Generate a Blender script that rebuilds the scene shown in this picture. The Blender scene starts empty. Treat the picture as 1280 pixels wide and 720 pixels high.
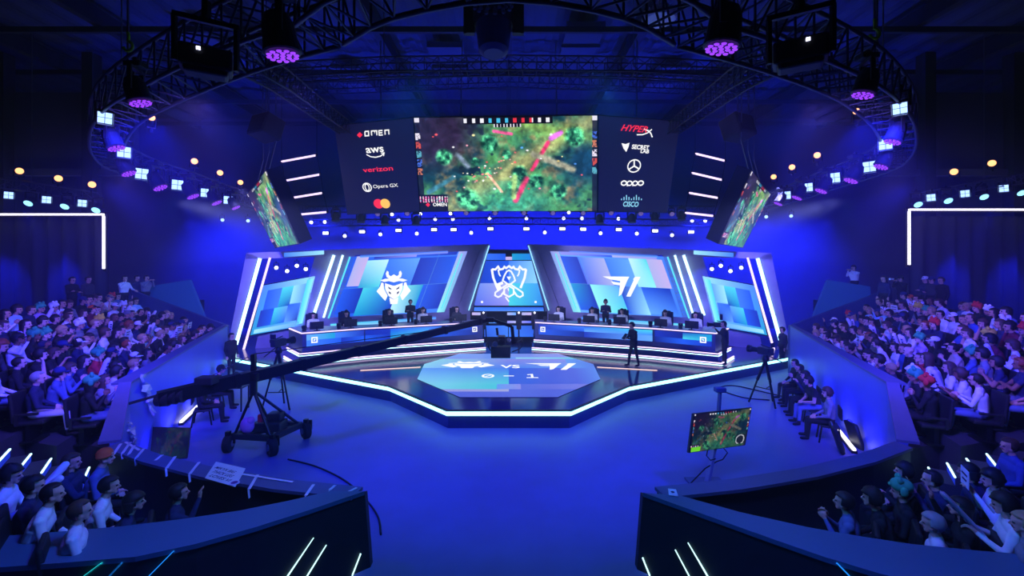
import bpy, bmesh, math, random
import numpy as np
from mathutils import Vector, Matrix, Quaternion
random.seed(7)
rng = random.Random(11)
SC = bpy.context.scene
COL = SC.collection
# ------------------------------------------------------------------ view geometry
F, CX, CY, H = 560.0, 636.0, 330.0, 4.6
CAMP = Vector((0, 0, H))
def ray(px, py): return Vector(((px - CX) / F, 1.0, (CY - py) / F))
def at(px, py, Y): return CAMP + ray(px, py) * Y
def on_z(px, py, z):
    r = ray(px, py); return CAMP + r * ((z - H) / r.z)
def proj(p): return (CX + F * p[0] / p[1], CY - F * (p[2] - H) / p[1])

class Plane:
    """a flat face standing in the place: origin, u along, v up, n towards the viewer side"""
    def __init__(s, o, u, v):
        s.o = Vector(o); s.u = Vector(u).normalized(); s.v = Vector(v).normalized()
        s.n = s.u.cross(s.v).normalized()
        s.v = s.n.cross(s.u).normalized()
        if s.n.dot(CAMP - s.o) < 0: s.n = -s.n
    def p(s, a, b, off=0.0): return s.o + s.u * a + s.v * b + s.n * off
    def px(s, x, y, off=0.0):
        r = ray(x, y); o = s.o + s.n * off
        return CAMP + r * ((o - CAMP).dot(s.n) / r.dot(s.n))
    def ab(s, x, y):
        q = s.px(x, y) - s.o
        return q.dot(s.u), q.dot(s.v)
# ------------------------------------------------------------------ colours and materials
def lin(c):
    c = c / 255.0
    return c / 12.92 if c <= 0.04045 else ((c + 0.055) / 1.055) ** 2.4
def rgb(r, g, b): return (lin(r), lin(g), lin(b), 1.0)
MATS = {}
def mat(name, col, rough=0.5, metal=0.0, spec=0.5):
    if name in MATS: return MATS[name]
    m = bpy.data.materials.new(name); m.use_nodes = True
    b = m.node_tree.nodes['Principled BSDF']
    b.inputs['Base Color'].default_value = col; b.inputs['Roughness'].default_value = rough
    b.inputs['Metallic'].default_value = metal
    b.inputs['Specular IOR Level'].default_value = spec
    MATS[name] = m; return m
def emat(name, col, strength=1.0):
    if name in MATS: return MATS[name]
    m = bpy.data.materials.new(name); m.use_nodes = True
    b = m.node_tree.nodes['Principled BSDF']
    b.inputs['Base Color'].default_value = (0.02, 0.02, 0.02, 1); b.inputs['Roughness'].default_value = 0.4
    b.inputs['Emission Color'].default_value = col; b.inputs['Emission Strength'].default_value = strength
    MATS[name] = m; return m
def screen_mat(name, strength=1.0):
    if name in MATS: return MATS[name]
    m = bpy.data.materials.new(name); m.use_nodes = True
    nt = m.node_tree; b = nt.nodes['Principled BSDF']
    a = nt.nodes.new('ShaderNodeAttribute'); a.attribute_name = 'Pixels'
    b.inputs['Base Color'].default_value = (0.01, 0.01, 0.012, 1); b.inputs['Roughness'].default_value = 0.35
    nt.links.new(a.outputs['Color'], b.inputs['Emission Color']); b.inputs['Emission Strength'].default_value = strength
    MATS[name] = m; return m
def noisy(name, c1, c2, scale=6.0, rough=0.5, r2=None, bump=0.0, spec=0.5, metal=0.0):
    if name in MATS: return MATS[name]
    m = mat(name, c1, rough, metal, spec); nt = m.node_tree; b = nt.nodes['Principled BSDF']
    tc = nt.nodes.new('ShaderNodeTexCoord'); n = nt.nodes.new('ShaderNodeTexNoise')
    n.inputs['Scale'].default_value = scale; n.inputs['Detail'].default_value = 5
    nt.links.new(tc.outputs['Object'], n.inputs['Vector'])
    r = nt.nodes.new('ShaderNodeMix'); r.data_type = 'RGBA'
    r.inputs[6].default_value = c1; r.inputs[7].default_value = c2
    nt.links.new(n.outputs['Fac'], r.inputs[0]); nt.links.new(r.outputs[2], b.inputs['Base Color'])
    if r2 is not None:
        mr = nt.nodes.new('ShaderNodeMapRange')
        mr.inputs['To Min'].default_value = rough; mr.inputs['To Max'].default_value = r2
        nt.links.new(n.outputs['Fac'], mr.inputs['Value']); nt.links.new(mr.outputs[0], b.inputs['Roughness'])
    if bump:
        bp = nt.nodes.new('ShaderNodeBump'); bp.inputs['Strength'].default_value = bump
        nt.links.new(n.outputs['Fac'], bp.inputs['Height']); nt.links.new(bp.outputs['Normal'], b.inputs['Normal'])
    return m
# ------------------------------------------------------------------ mesh collector
class MB:
    def __init__(s): s.v = []; s.f = []; s.c = []; s.m = []; s.cur = 0
    def add(s, vs, fs, col=None):
        k = len(s.v); s.v += [tuple(p) for p in vs]
        for f in fs:
            s.f.append(tuple(i + k for i in f)); s.c.append(col); s.m.append(s.cur)
        return s
    def box(s, c, size, mx=None):
        x, y, z = size[0] / 2, size[1] / 2, size[2] / 2
        vs = [Vector((a * x, b * y, d * z)) for a in (-1, 1) for b in (-1, 1) for d in (-1, 1)]
        if mx is not None: vs = [mx @ p for p in vs]
        vs = [p + Vector(c) for p in vs]
        return s.add(vs, [(0, 1, 3, 2), (4, 6, 7, 5), (0, 4, 5, 1), (2, 3, 7, 6), (0, 2, 6, 4), (1, 5, 7, 3)])
    def rbox(s, c, size, r=0.02, mx=None):
        """box with bevelled edges"""
        bm = bmesh.new(); bmesh.ops.create_cube(bm, size=1.0)
        for v in bm.verts: v.co = Vector((v.co.x * size[0], v.co.y * size[1], v.co.z * size[2]))
        bmesh.ops.bevel(bm, geom=bm.edges[:], offset=r, segments=2, affect='EDGES', profile=0.5)
        bm.verts.index_update()
        vs = [v.co.copy() for v in bm.verts]; fs = [tuple(v.index for v in f.verts) for f in bm.faces]; bm.free()
        if mx is not None: vs = [mx @ p for p in vs]
        return s.add([p + Vector(c) for p in vs], fs)
    def frame(s, d):
        d = Vector(d).normalized(); a = Vector((0, 0, 1)) if abs(d.z) < 0.9 else Vector((1, 0, 0))
        u = d.cross(a).normalized(); return u, u.cross(d).normalized()
    def bar(s, p, q, w=0.05, h=None):
        h = h or w; p = Vector(p); q = Vector(q); u, v = s.frame(q - p)
        vs = []
        for e in (p, q):
            for a, b in ((-1, -1), (1, -1), (1, 1), (-1, 1)): vs.append(e + u * a * w / 2 + v * b * h / 2)
        return s.add(vs, [(3, 2, 1, 0), (4, 5, 6, 7), (0, 1, 5, 4), (1, 2, 6, 5), (2, 3, 7, 6), (3, 0, 4, 7)])
    def cyl(s, p, q, r0, r1=None, n=12, cap=True):
        r1 = r0 if r1 is None else r1; p = Vector(p); q = Vector(q); u, v = s.frame(q - p); vs = []
        for e, r in ((p, r0), (q, r1)):
            for i in range(n):
                t = 2 * math.pi * i / n; vs.append(e + u * math.cos(t) * r + v * math.sin(t) * r)
        fs = [(i, (i + 1) % n, n + (i + 1) % n, n + i) for i in range(n)]
        if cap: fs += [tuple(range(n - 1, -1, -1)), tuple(range(n, 2 * n))]
        return s.add(vs, fs)
    def tube(s, path, r, n=8):
        path = [Vector(p) for p in path]; vs = []; fs = []
        pu = None
        for i, p in enumerate(path):
            d = (path[min(i + 1, len(path) - 1)] - path[max(i - 1, 0)]).normalized()
            if pu is None: u, v = s.frame(d)
            else:
                u = (pu - d * pu.dot(d)).normalized(); v = u.cross(d).normalized()
            pu = u
            for k in range(n):
                t = 2 * math.pi * k / n; vs.append(p + u * math.cos(t) * r + v * math.sin(t) * r)
            if i:
                for k in range(n): fs.append(((i - 1) * n + k, (i - 1) * n + (k + 1) % n, i * n + (k + 1) % n, i * n + k))
        fs += [tuple(range(n - 1, -1, -1)), tuple(range((len(path) - 1) * n, len(path) * n))]
        return s.add(vs, fs)
    def lathe(s, p, d, prof, n=20):
        """prof = [(distance along d, radius)]"""
        p = Vector(p); d = Vector(d).normalized(); u, v = s.frame(d); vs = []; fs = []
        for i, (t, r) in enumerate(prof):
            for k in range(n):
                a = 2 * math.pi * k / n; vs.append(p + d * t + u * math.cos(a) * r + v * math.sin(a) * r)
            if i:
                for k in range(n): fs.append(((i - 1) * n + k, (i - 1) * n + (k + 1) % n, i * n + (k + 1) % n, i * n + k))
        fs += [tuple(range(n - 1, -1, -1)), tuple(range((len(prof) - 1) * n, len(prof) * n))]
        return s.add(vs, fs)
    def sphere(s, c, r, seg=14, ring=9, mx=None):
        c = Vector(c); rr = r if isinstance(r, (tuple, list)) else (r, r, r); vs = []; fs = []
        for i in range(ring + 1):
            a = math.pi * i / ring
            for k in range(seg):
                b = 2 * math.pi * k / seg
                q = Vector((math.sin(a) * math.cos(b) * rr[0], math.sin(a) * math.sin(b) * rr[1], math.cos(a) * rr[2]))
                vs.append(c + (mx @ q if mx is not None else q))
        for i in range(ring):
            for k in range(seg): fs.append((i * seg + k, (i + 1) * seg + k, (i + 1) * seg + (k + 1) % seg, i * seg + (k + 1) % seg))
        return s.add(vs, fs)
    def prism(s, pts, off, col=None):
        """closed polygon (world points) given thickness along the vector off"""
        pts = [Vector(p) for p in pts]; off = Vector(off); n = len(pts)
        fs = [tuple(range(n)), tuple(range(2 * n - 1, n - 1, -1))] + [(i, n + i, n + (i + 1) % n, (i + 1) % n) for i in range(n)]
        return s.add(pts + [p + off for p in pts], fs, col)
    def face(s, pts, col=None): return s.add(pts, [tuple(range(len(pts)))], col)
    def strip(s, pl, pts, w, off, closed=False, col=None):
        """a drawn line of width w on a plane, pts in plane coordinates"""
        P = [Vector((a, b)) for a, b in pts]; n = len(P); L = []; R = []
        for i in range(n):
            a = P[(i - 1) % n] if (closed or i) else P[i]; b = P[(i + 1) % n] if (closed or i < n - 1) else P[i]
            d1 = (P[i] - a); d2 = (b - P[i])
            d1 = d1.normalized() if d1.length > 1e-9 else d2.normalized()
            d2 = d2.normalized() if d2.length > 1e-9 else d1
            t = (d1 + d2); t = t.normalized() if t.length > 1e-6 else d1
            nn = Vector((-t.y, t.x)); k = min(2.0, 1 / max(0.3, nn.dot(Vector((-d1.y, d1.x)))))
            L.append(P[i] + nn * w / 2 * k); R.append(P[i] - nn * w / 2 * k)
        vs = [pl.p(q.x, q.y, off) for q in L] + [pl.p(q.x, q.y, off) for q in R]
        m = n if closed else n - 1
        return s.add(vs, [(i, (i + 1) % n, n + (i + 1) % n, n + i) for i in range(m)], col)
    def text(s, pl, txt, a, b, w=None, h=None, off=0.01, shear=0.0, rot=0.0, thick=0.0):
        """lettering centred on plane point (a, b), fitted to width w and / or height h"""
        cu = bpy.data.curves.new('lettering', 'FONT'); cu.body = txt; cu.align_x = 'LEFT'; cu.offset = thick; cu.resolution_u = 3
        cu.shear = shear
        o = bpy.data.objects.new('lettering', cu); COL.objects.link(o)
        dg = bpy.context.evaluated_depsgraph_get(); me = bpy.data.meshes.new_from_object(o.evaluated_get(dg))
        V = [v.co.copy() for v in me.vertices]; Fs = [tuple(p.vertices) for p in me.polygons]
        bpy.data.objects.remove(o); bpy.data.curves.remove(cu); bpy.data.meshes.remove(me)
        x0 = min(v.x for v in V); x1 = max(v.x for v in V); y0 = min(v.y for v in V); y1 = max(v.y for v in V)
        sx = w / (x1 - x0) if w else h / (y1 - y0); sy = h / (y1 - y0) if h else sx
        cr, sr = math.cos(rot), math.sin(rot); vs = []
        for v in V:
            x = (v.x - (x0 + x1) / 2) * sx; y = (v.y - (y0 + y1) / 2) * sy
            vs.append(pl.p(a + x * cr - y * sr, b + x * sr + y * cr, off))
        return s.add(vs, Fs)
    def build(s, name, mats, parent=None, smooth=False, loc=None, kind=None):
        me = bpy.data.meshes.new(name)
        loc = Vector(loc) if loc is not None else Vector((0, 0, 0))
        pl = PLOC.get(parent.name, None) if parent is not None else None
        base = pl if pl is not None else loc
        me.from_pydata([tuple(Vector(p) - base) for p in s.v], [], s.f)
        mats = mats if isinstance(mats, (list, tuple)) else [mats]
        for m in mats: me.materials.append(m)
        if len(mats) > 1:
            me.polygons.foreach_set('material_index', s.m)
        if any(c is not None for c in s.c):
            at_ = me.color_attributes.new('Pixels', 'FLOAT_COLOR', 'CORNER')
            for poly in me.polygons:
                c = s.c[poly.index] or (0, 0, 0, 1)
                if isinstance(c[0], (tuple, list)):
                    for j, li in enumerate(poly.loop_indices): at_.data[li].color = c[j % len(c)]
                else:
                    for li in poly.loop_indices: at_.data[li].color = c
        if smooth:
            me.polygons.foreach_set('use_smooth', [True] * len(me.polygons))
            me.update()
        me.update()
        o = bpy.data.objects.new(name, me); COL.objects.link(o)
        if parent is not None: o.parent = parent
        else: o.location = loc
        if kind: o['kind'] = kind
        PLOC[o.name] = base
        return o
PLOC = {}
def fixn(o):
    bm = bmesh.new(); bm.from_mesh(o.data); bmesh.ops.recalc_face_normals(bm, faces=bm.faces); bm.to_mesh(o.data); bm.free(); return o
def tag(o, label, cat, group=None):
    o['label'] = label; o['category'] = cat
    if group: o['group'] = group
    return o
def thing(name, label, cat, loc=(0, 0, 0), group=None):
    """an Empty at the thing's base; parts added under it are given in world coordinates"""
    o = bpy.data.objects.new(name, None); COL.objects.link(o); o.location = loc; o.empty_display_size = 0.1
    PLOC[o.name] = Vector(loc)
    return tag(o, label, cat, group)
def dup(o, parent=None):
    c = o.copy(); COL.objects.link(c)
    if parent is not None: c.parent = parent
    for ch in [x for x in bpy.data.objects if x.parent == o]: dup(ch, c)
    return c
KIDS = {}
def struct(name, mb, m, **k):
    o = mb.build(name, m, **k); o['kind'] = 'structure'; return o
ORD = ['first', 'second', 'third', 'fourth', 'fifth', 'sixth', 'seventh', 'eighth', 'ninth', 'tenth', 'eleventh', 'twelfth',
       'thirteenth', 'fourteenth', 'fifteenth', 'sixteenth', 'seventeenth', 'eighteenth', 'nineteenth', 'twentieth', 'twenty-first', 'twenty-second', 'twenty-third', 'twenty-fourth', 'twenty-fifth']
def mir(pts): return [(2 * CX - x, y) for x, y in pts]
# ================================================================== materials
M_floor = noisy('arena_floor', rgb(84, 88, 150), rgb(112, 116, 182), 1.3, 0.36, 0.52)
M_deck = noisy('stage_gloss_deck', rgb(40, 48, 92), rgb(52, 60, 110), 2.0, 0.10, 0.16)
M_black = noisy('black_paint', rgb(26, 27, 34), rgb(38, 39, 48), 9.0, 0.45, 0.6)
M_blackmetal = mat('black_metal', rgb(30, 31, 38), 0.38, 0.6)
M_darkmat = mat('dark_matte', rgb(22, 23, 30), 0.8)
M_navy = noisy('navy_panel', rgb(62, 72, 120), rgb(78, 88, 140), 4.0, 0.45, 0.6)
M_steel = mat('truss_aluminium', rgb(130, 134, 150), 0.4, 0.7)
M_darksteel = mat('dark_truss', rgb(70, 74, 92), 0.5, 0.4)
M_violet = noisy('brushed_lilac_metal', rgb(150, 140, 190), rgb(176, 165, 210), 3.0, 0.35, 0.45, metal=0.3)
M_wall = noisy('arena_wall', rgb(90, 96, 120), rgb(110, 115, 140), 0.7, 0.8, 0.9)
M_roof = noisy('roof_sheet', rgb(74, 84, 108), rgb(95, 104, 128), 2.5, 0.6, 0.75)
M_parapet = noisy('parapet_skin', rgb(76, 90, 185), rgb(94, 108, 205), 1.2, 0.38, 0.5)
M_capping = noisy('ledge_capping', rgb(88, 92, 130), rgb(106, 110, 150), 5.0, 0.5, 0.65)
M_tier = noisy('tier_carpet', rgb(40, 42, 58), rgb(52, 54, 72), 14.0, 0.9, 0.95)
M_drape = noisy('black_drape', rgb(44, 46, 66), rgb(60, 62, 84), 3.0, 0.8, 0.9)
M_strip = emat('stage_edge_led', rgb(150, 240, 255), 3.2)
M_neonw = emat('white_neon', rgb(240, 235, 255), 3.0)
M_neonc = emat('cyan_neon', rgb(190, 245, 255), 2.6)
M_neonp = emat('pink_white_neon', rgb(232, 205, 250), 1.7)
M_neonpink = emat('warm_white_neon', rgb(255, 215, 200), 1.6)
M_slashw = emat('ice_slash', rgb(190, 250, 255), 2.0)
M_slashb = emat('blue_slash', rgb(30, 140, 255), 1.2)
M_slashc = emat('cyan_slash', rgb(40, 220, 235), 1.2)
M_white = emat('white_graphic', rgb(255, 255, 255), 1.15)
M_led = screen_mat('led_tiles', 1.3)
M_fled = screen_mat('floor_led', .92)
M_bluestep = emat('blue_step_led', rgb(30, 60, 255), 0.55)

# ================================================================== room shell
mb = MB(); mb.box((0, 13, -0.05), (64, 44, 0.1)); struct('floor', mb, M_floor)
mb = MB(); mb.box((0, 32.1, 7.5), (64, 0.2, 15)); struct('wall_back', mb, M_wall)
mb = MB(); mb.box((-31, 13, 7.5), (0.2, 38, 15)); struct('wall_left', mb, M_wall)
mb = MB(); mb.box((31, 13, 7.5), (0.2, 38, 15)); struct('wall_right', mb, M_wall)
mb = MB()                                        # corrugated roof sheet
n = 210; vs = []; fs = []
for i in range(n):
    x = -32 + 64 * i / (n - 1); z = 15.0 + (0.09 if i % 4 in (1, 2) else 0)
    vs += [(x, -6, z), (x, 33, z)]
    if i: fs.append((2 * i - 2, 2 * i - 1, 2 * i + 1, 2 * i))
mb.add(vs, fs); struct('ceiling', mb, M_roof)
k = 0
for x in (-22, -16.5, -11, -5.5, 0, 5.5, 11, 16.5, 22):
    mb = MB()
    for dz in (14.9, 14.2): mb.box((x, 13.5, dz), (0.28, 38, 0.1))
    mb.box((x, 13.5, 14.55), (0.07, 38, 0.7)); struct('ceiling_beam', mb, M_darksteel)
for y in (14, 18, 22, 26, 30):
    mb = MB(); mb.box((0, y, 14.0), (60, 0.16, 0.22)); struct('ceiling_purlin', mb, M_darksteel)
for (x, y, w, d) in ((-13.5, 20.5, 1.5, 3.4), (-8.2, 24, 1.4, 3.2), (-2.9, 22, 1.6, 3.6), (3.2, 20, 1.6, 3.0), (8.3, 24, 1.5, 3.4), (13.8, 21, 1.4, 3.0)):
    mb = MB(); mb.box((x, y, 14.5), (w, d, 0.25)); mb.box((x, y, 14.3), (w + .14, 0.14, .14)); struct('ceiling_hatch', mb, M_wall)
# side balconies: fascia and pillars of the hall beyond the stands
for s in (-1, 1):
    mb = MB(); mb.box((s * 24.2, 21.1, 8.9), (13, 0.3, 0.3)); mb.box((s * 24.2, 21.3, 10.9), (13, 0.3, 3.6))
    struct('wall_balcony', mb, M_wall)
    for x in (19.5, 23.6, 27.5):
        mb = MB(); mb.box((s * x, 20.95, 9.6), (0.5, 0.5, 9.6)); struct('wall_pillar', mb, M_darksteel)
    # black drape behind the stand, in folds
    mb = MB(); vs = []; fs = []; m = 96
    for i in range(m):
        x = s * (18.35 + 12.4 * i / (m - 1)); y = 20.55 + 0.10 * math.sin(i * 1.15)
        vs += [(x, y, 0.0), (x, y, 6.78)]
        if i: fs.append((2 * i - 2, 2 * i - 1, 2 * i + 1, 2 * i))
    mb.add(vs, fs); o = struct('wall_drape', mb, M_drape)
    for p in o.data.polygons: p.use_smooth = True
# neon outline above the stand drapes
for s, xp, ytop, ybot, nm in ((-1, 129.5, 268, 336, 'left'), (1, 1136.5, 262, 331, 'right')):
    a = at(xp, ytop, 20.25); b = at(xp, ybot, 20.25)
    t = thing('neon_outline', 'white neon light line framing the black drape above the %s stand' % nm, 'neon light', (a.x, a.y, b.z))
    mb = MB(); mb.bar(a, (a.x + s * 12, a.y, a.z), 0.11, 0.07); mb.build('neon_tube', M_neonw, t)
    mb = MB(); mb.bar((a.x, a.y, a.z - .06), b, 0.07); mb.build('neon_tube', M_neonw, t)
    mb = MB(); mb.box((a.x + s * 6, a.y + .1, a.z), (12.2, 0.08, 0.2)); mb.box((a.x, a.y + .1, (a.z + b.z) / 2), (0.16, 0.08, a.z - b.z + .2)); mb.build('channel', M_blackmetal, t)

# ================================================================== stage deck
half = [(-1.70, 12.55), (-3.95, 15.0), (-11.9, 19.5), (-13.9, 20.9), (-14.2, 27.5)]
poly = half + [(-x, y) for x, y in reversed(half)]
mb = MB(); mb.prism([(x, y, 0.0) for x, y in poly], (0, 0, 0.5)); o = struct('stage_deck', mb, M_deck); fixn(o)
t = thing('stage_edge_light', 'bright ice-white light line running along the front edge of the stage', 'light strip', (0, 12.5, 0.34))
edge = [(-13.9, 20.9), (-11.9, 19.5), (-3.95, 15.0), (-1.70, 12.55), (1.70, 12.55), (3.95, 15.0), (11.9, 19.5), (13.9, 20.9)]
def offs(pts, d):
    out = []
    for i, p in enumerate(pts):
        a = Vector(pts[max(i - 1, 0)]); b = Vector(pts[min(i + 1, len(pts) - 1)])
        p = Vector(p); t1 = (p - a).normalized() if i else (b - p).normalized(); t2 = (b - p).normalized() if i < len(pts) - 1 else t1
        n1 = Vector((t1.y, -t1.x)); n2 = Vector((t2.y, -t2.x)); nn = (n1 + n2).normalized()
        out.append(p + nn * d / max(.5, nn.dot(n1)))
    return out
e0 = offs(edge, 0.0); e1 = offs(edge, 0.07)
def ribbon(pa, pb, z0, z1):
    m = MB()
    for i in range(len(pa) - 1):
        m.prism([(pa[i].x, pa[i].y, z0), (pb[i].x, pb[i].y, z0), (pb[i + 1].x, pb[i + 1].y, z0), (pa[i + 1].x, pa[i + 1].y, z0)], (0, 0, z1 - z0))
    return m
m = ribbon(e0, e1, 0.37, 0.50); o = m.build('light_strip', M_strip, t); fixn(o)
m = ribbon(e0, offs(edge, 0.10), 0.50, 0.525); o = m.build('trim', M_blackmetal, t); fixn(o)
# score floor: glowing octagon set in the deck
oct_px = [(574, 502), (695, 502), (752, 477), (738, 457), (697, 444.5), (582, 444.5), (531, 458), (519, 477)]
O = [on_z(x, y, 0.512) for x, y in oct_px]
O = [Vector((-1.5, 13.75, .512)), Vector((1.5, 13.75, .512)), Vector((3.25, 15.9, .512)), Vector((3.45, 18.3, .512)), Vector((2.25, 20.4, .512)), Vector((-2.25, 20.4, .512)), Vector((-3.45, 18.3, .512)), Vector((-3.25, 15.9, .512))]
PF = Plane((0, 17, .512), (1, 0, 0), (0, 1, 0))
t = thing('score_floor', 'glowing blue octagon floor screen with two team emblems, VS and the score 0 - 1', 'floor screen', (0, 17, 0.5))
mb = MB(); mb.prism([p - Vector((0, 0, .012)) for p in O], (0, 0, .011)); o = mb.build('bezel', M_blackmetal, t); fixn(o)
def clip(poly, tile):
    """Sutherland-Hodgman in 2D: tile against the convex polygon"""
    out = [Vector(p) for p in tile]
    for i in range(len(poly)):
        a = Vector(poly[i]); b = Vector(poly[(i + 1) % len(poly)]); e = b - a
        res = []
        for j in range(len(out)):
            p = out[j]; q = out[(j + 1) % len(out)]
            sp = e.x * (p.y - a.y) - e.y * (p.x - a.x); sq = e.x * (q.y - a.y) - e.y * (q.x - a.x)
            if sp >= 0: res.append(p)
            if (sp >= 0) != (sq >= 0): res.append(p + (q - p) * (sp / (sp - sq)))
        out = res
        if not out: break
    return out
def bil(cs, u, v):
    """four corner colours (bl, br, tr, tl) blended"""
    return tuple(cs[0][k] * (1 - u) * (1 - v) + cs[1][k] * u * (1 - v) + cs[2][k] * u * v + cs[3][k] * (1 - u) * v for k in range(3)) + (1.0,)
BL = dict(deep=rgb(20, 45, 175), blue=rgb(28, 85, 225), mid=rgb(60, 120, 240), sky=rgb(95, 160, 250), ice=rgb(150, 220, 250), pale=rgb(190, 235, 250),
          teal=rgb(20, 150, 205), aqua=rgb(70, 205, 225), mint=rgb(140, 235, 235), lilac=rgb(140, 140, 235), grey=rgb(165, 170, 225), navy=rgb(14, 30, 130), peri=rgb(82, 100, 225), pink=rgb(190, 170, 225))
def B(*n): return [BL[x] for x in (n if len(n) == 4 else n * 4 if len(n) == 1 else (n[0], n[1], n[1], n[0]))]
op2 = [(p.x, p.y) for p in O]
mb = MB()
def ftile(x0, x1, y0, y1, cols, off=0.002):
    nx, ny = 4, 4
    for i in range(nx):
        for j in range(ny):
            q = [(x0 + (x1 - x0) * (i + a) / nx, y0 + (y1 - y0) * (j + b) / ny) for a, b in ((0, 0), (1, 0), (1, 1), (0, 1))]
            c = clip(op2, q)
            if len(c) > 2:
                mb.face([(p.x, p.y, .513 + off) for p in c], [bil(cols, (p.x - x0) / (x1 - x0), (p.y - y0) / (y1 - y0)) for p in c])
ftile(-4, 4, 13, 14.35, B('peri')); ftile(-4, 0, 14.35, 14.62, B('lilac', 'grey')); ftile(0, 4, 14.35, 14.62, B('peri'))
ftile(-4, -.4, 14.62, 15.25, B('ice', 'aqua')); ftile(-.4, .4, 14.62, 15.25, B('sky', 'lilac')); ftile(.4, 4, 14.62, 15.25, B('peri', 'lilac'))
ftile(-4, 0, 15.25, 17.6, B('ice', 'aqua', 'mid', 'sky')); ftile(0, 2.4, 15.25, 17.6, B('blue', 'peri')); ftile(2.4, 4, 15.25, 17.6, B('peri', 'sky'))
ftile(-4, 0, 17.6, 19.3, B('ice', 'mid', 'lilac', 'mint')); ftile(0, 2.4, 17.6, 19.3, B('mid', 'sky', 'lilac', 'lilac')); ftile(2.4, 4, 17.6, 19.3, B('sky', 'peri'))
ftile(-4, .3, 19.3, 19.6, B('lilac', 'sky')); ftile(.3, 4, 19.3, 19.6, B('ice', 'aqua')); ftile(-4, 4, 19.6, 21, B('sky', 'lilac'))
mb.build('led_surface', M_fled, t)

# ---- emblems as line and polygon graphics on any plane (a, b plane coordinates, k size)
def samurai(mbx, pl, a, b, k, off, sx=1.0):
    """white horned samurai helmet mask with side guards"""
    def T(P): return [pl.p(a + x * k * sx, b + y * k, off) for x, y in P]
    def TD(P): return [pl.p(a + x * k * sx, b + y * k, off + .004) for x, y in P]
    hornL = [(-.28, .52), (-.42, .62), (-.47, .82), (-.40, 1.0), (-.30, .92), (-.30, .76), (-.18, .66)]
    for sg in (1, -1):
        mbx.face(T([(sg * x, y) for x, y in hornL]))
        mbx.face(T([(sg * x, y) for x, y in [(-.80, .42), (-.50, .52), (-.28, .52), (-.18, .66), (0, .78), (0, .30), (-.3, .38), (-.55, .33)]]))
        mbx.face(T([(sg * x, y) for x, y in [(-.72, .30), (-.60, .26), (-.56, -.10), (-.36, -.50), (-.50, -.80), (-1.0, -.22), (-.80, .05)]]))
        mbx.face(T([(sg * x, y) for x, y in [(-.52, .26), (-.05, .10), (0, .10), (0, -.72), (-.30, -.52), (-.50, -.10)]]))
        mbx.face(T([(sg * x, y) for x, y in [(-.26, -.60), (0, -.74), (0, -1.0), (-.20, -1.0), (-.24, -.80)]]))
def samurai_dark(mbx, pl, a, b, k, off, sx=1.0):
    def T(P): return [pl.p(a + x * k * sx, b + y * k, off) for x, y in P]
    for sg in (1, -1):
        mbx.face(T([(sg * x, y) for x, y in [(-.34, .06), (-.14, -.08), (-.14, -.14), (-.30, -.08)]]))
        mbx.face(T([(sg * x, y) for x, y in [(-.32, -.22), (-.18, -.30), (-.16, -.42), (-.28, -.36)]]))
def tee_one(mbx, pl, a, b, k, off):
    """white swept wing T and slanted 1"""
    def T(P): return [pl.p(a + x * k, b + y * k, off) for x, y in P]
    mbx.face(T([(-1.0, .45), (.42, .45), (.30, .22), (-.12, .22), (-.62, .30)]))
    mbx.face(T([(-.55, .19), (-.02, .10), (-.10, -.02), (-.40, .02)]))
    mbx.face(T([(-.06, .22), (.30, .22), (.02, -.50), (-.14, -.62), (-.10, -.30)]))
    mbx.face(T([(.60, .30), (.72, .45), (1.0, .45), (.48, -.62), (.26, -.62), (.66, .30)]))
def cup(mbx, pl, a, b, k, off):
    """outlined trophy cup with hooded figure and hexagon"""
    def S(P, w=.085, c=False): mbx.strip(pl, [(a + x * k, b + y * k) for x, y in P], w * k, off, c)
    S([(-.98, .78), (-.90, .30), (-.66, -.30), (-.58, -.45)], .13); S([(.98, .78), (.90, .30), (.66, -.30)], .13)
    S([(-.98, .78), (-.78, .76), (-.62, .93), (-.52, .76), (-.34, .80), (-.26, .92), (-.16, .84), (0, .96), (.16, .84), (.26, .92), (.34, .80), (.52, .76), (.62, .93), (.78, .76), (.98, .78)], .11)
    S([(-.62, .76), (-.56, .5), (-.48, .38)], .08); S([(.62, .76), (.56, .5), (.48, .38)], .08)
    S([(-.36, .14), (-.26, .42), (-.12, .66), (0, .72), (.12, .66), (.26, .42), (.36, .14), (.12, -.05), (0, -.1), (-.14, -.02)], .09, True)
    mbx.face([pl.p(a + x * k, b + y * k, off) for x, y in ((-.13, .36), (.13, .36), (0, .14))])
    S([(-.34, .02), (-.62, -.1), (-.50, -.3)], .16)
    S([(-.10, -.1), (-.45, -.32), (-.78, -.55), (-.80, -.72), (-.62, -.82), (-.46, -.74), (-.28, -.48)], .09)
    S([(.10, -.1), (.45, -.32), (.78, -.55), (.80, -.72), (.62, -.82), (.46, -.74), (.28, -.48)], .09)
    S([(0, -.18), (.27, -.34), (.27, -.64), (0, -.80), (-.27, -.64), (-.27, -.34)], .09, True)
    mbx.face([pl.p(a + x * k, b + y * k, off) for x, y in ((-.1, -.34), (0, -.3), (0, -.5))])
    S([(-.20, -.80), (0, -1.08)], .08)
g = MB(); a, b = -1.65, 18.3 - 17
samurai(g, PF, a, b - .1, 0.62, .006, 1.75); g.build('team_emblem', M_white, t)
g = MB(); tee_one(g, PF, 1.72, .95, 1.05, .006); g.build('team_emblem', M_white, t)
g = MB(); g.text(PF, 'VS', 0.05, .85, w=.78, h=.55, off=.006, thick=.02); g.build('lettering', M_white, t)
g = MB(); g.strip(PF, [(-.76 + math.cos(k * math.pi / 10) * .19, -.65 + math.sin(k * math.pi / 10) * .24) for k in range(20)], .085, .006, True); g.strip(PF, [(-.86, -.76), (-.66, -.54)], .06, .006); g.build('score', M_white, t)
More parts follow.
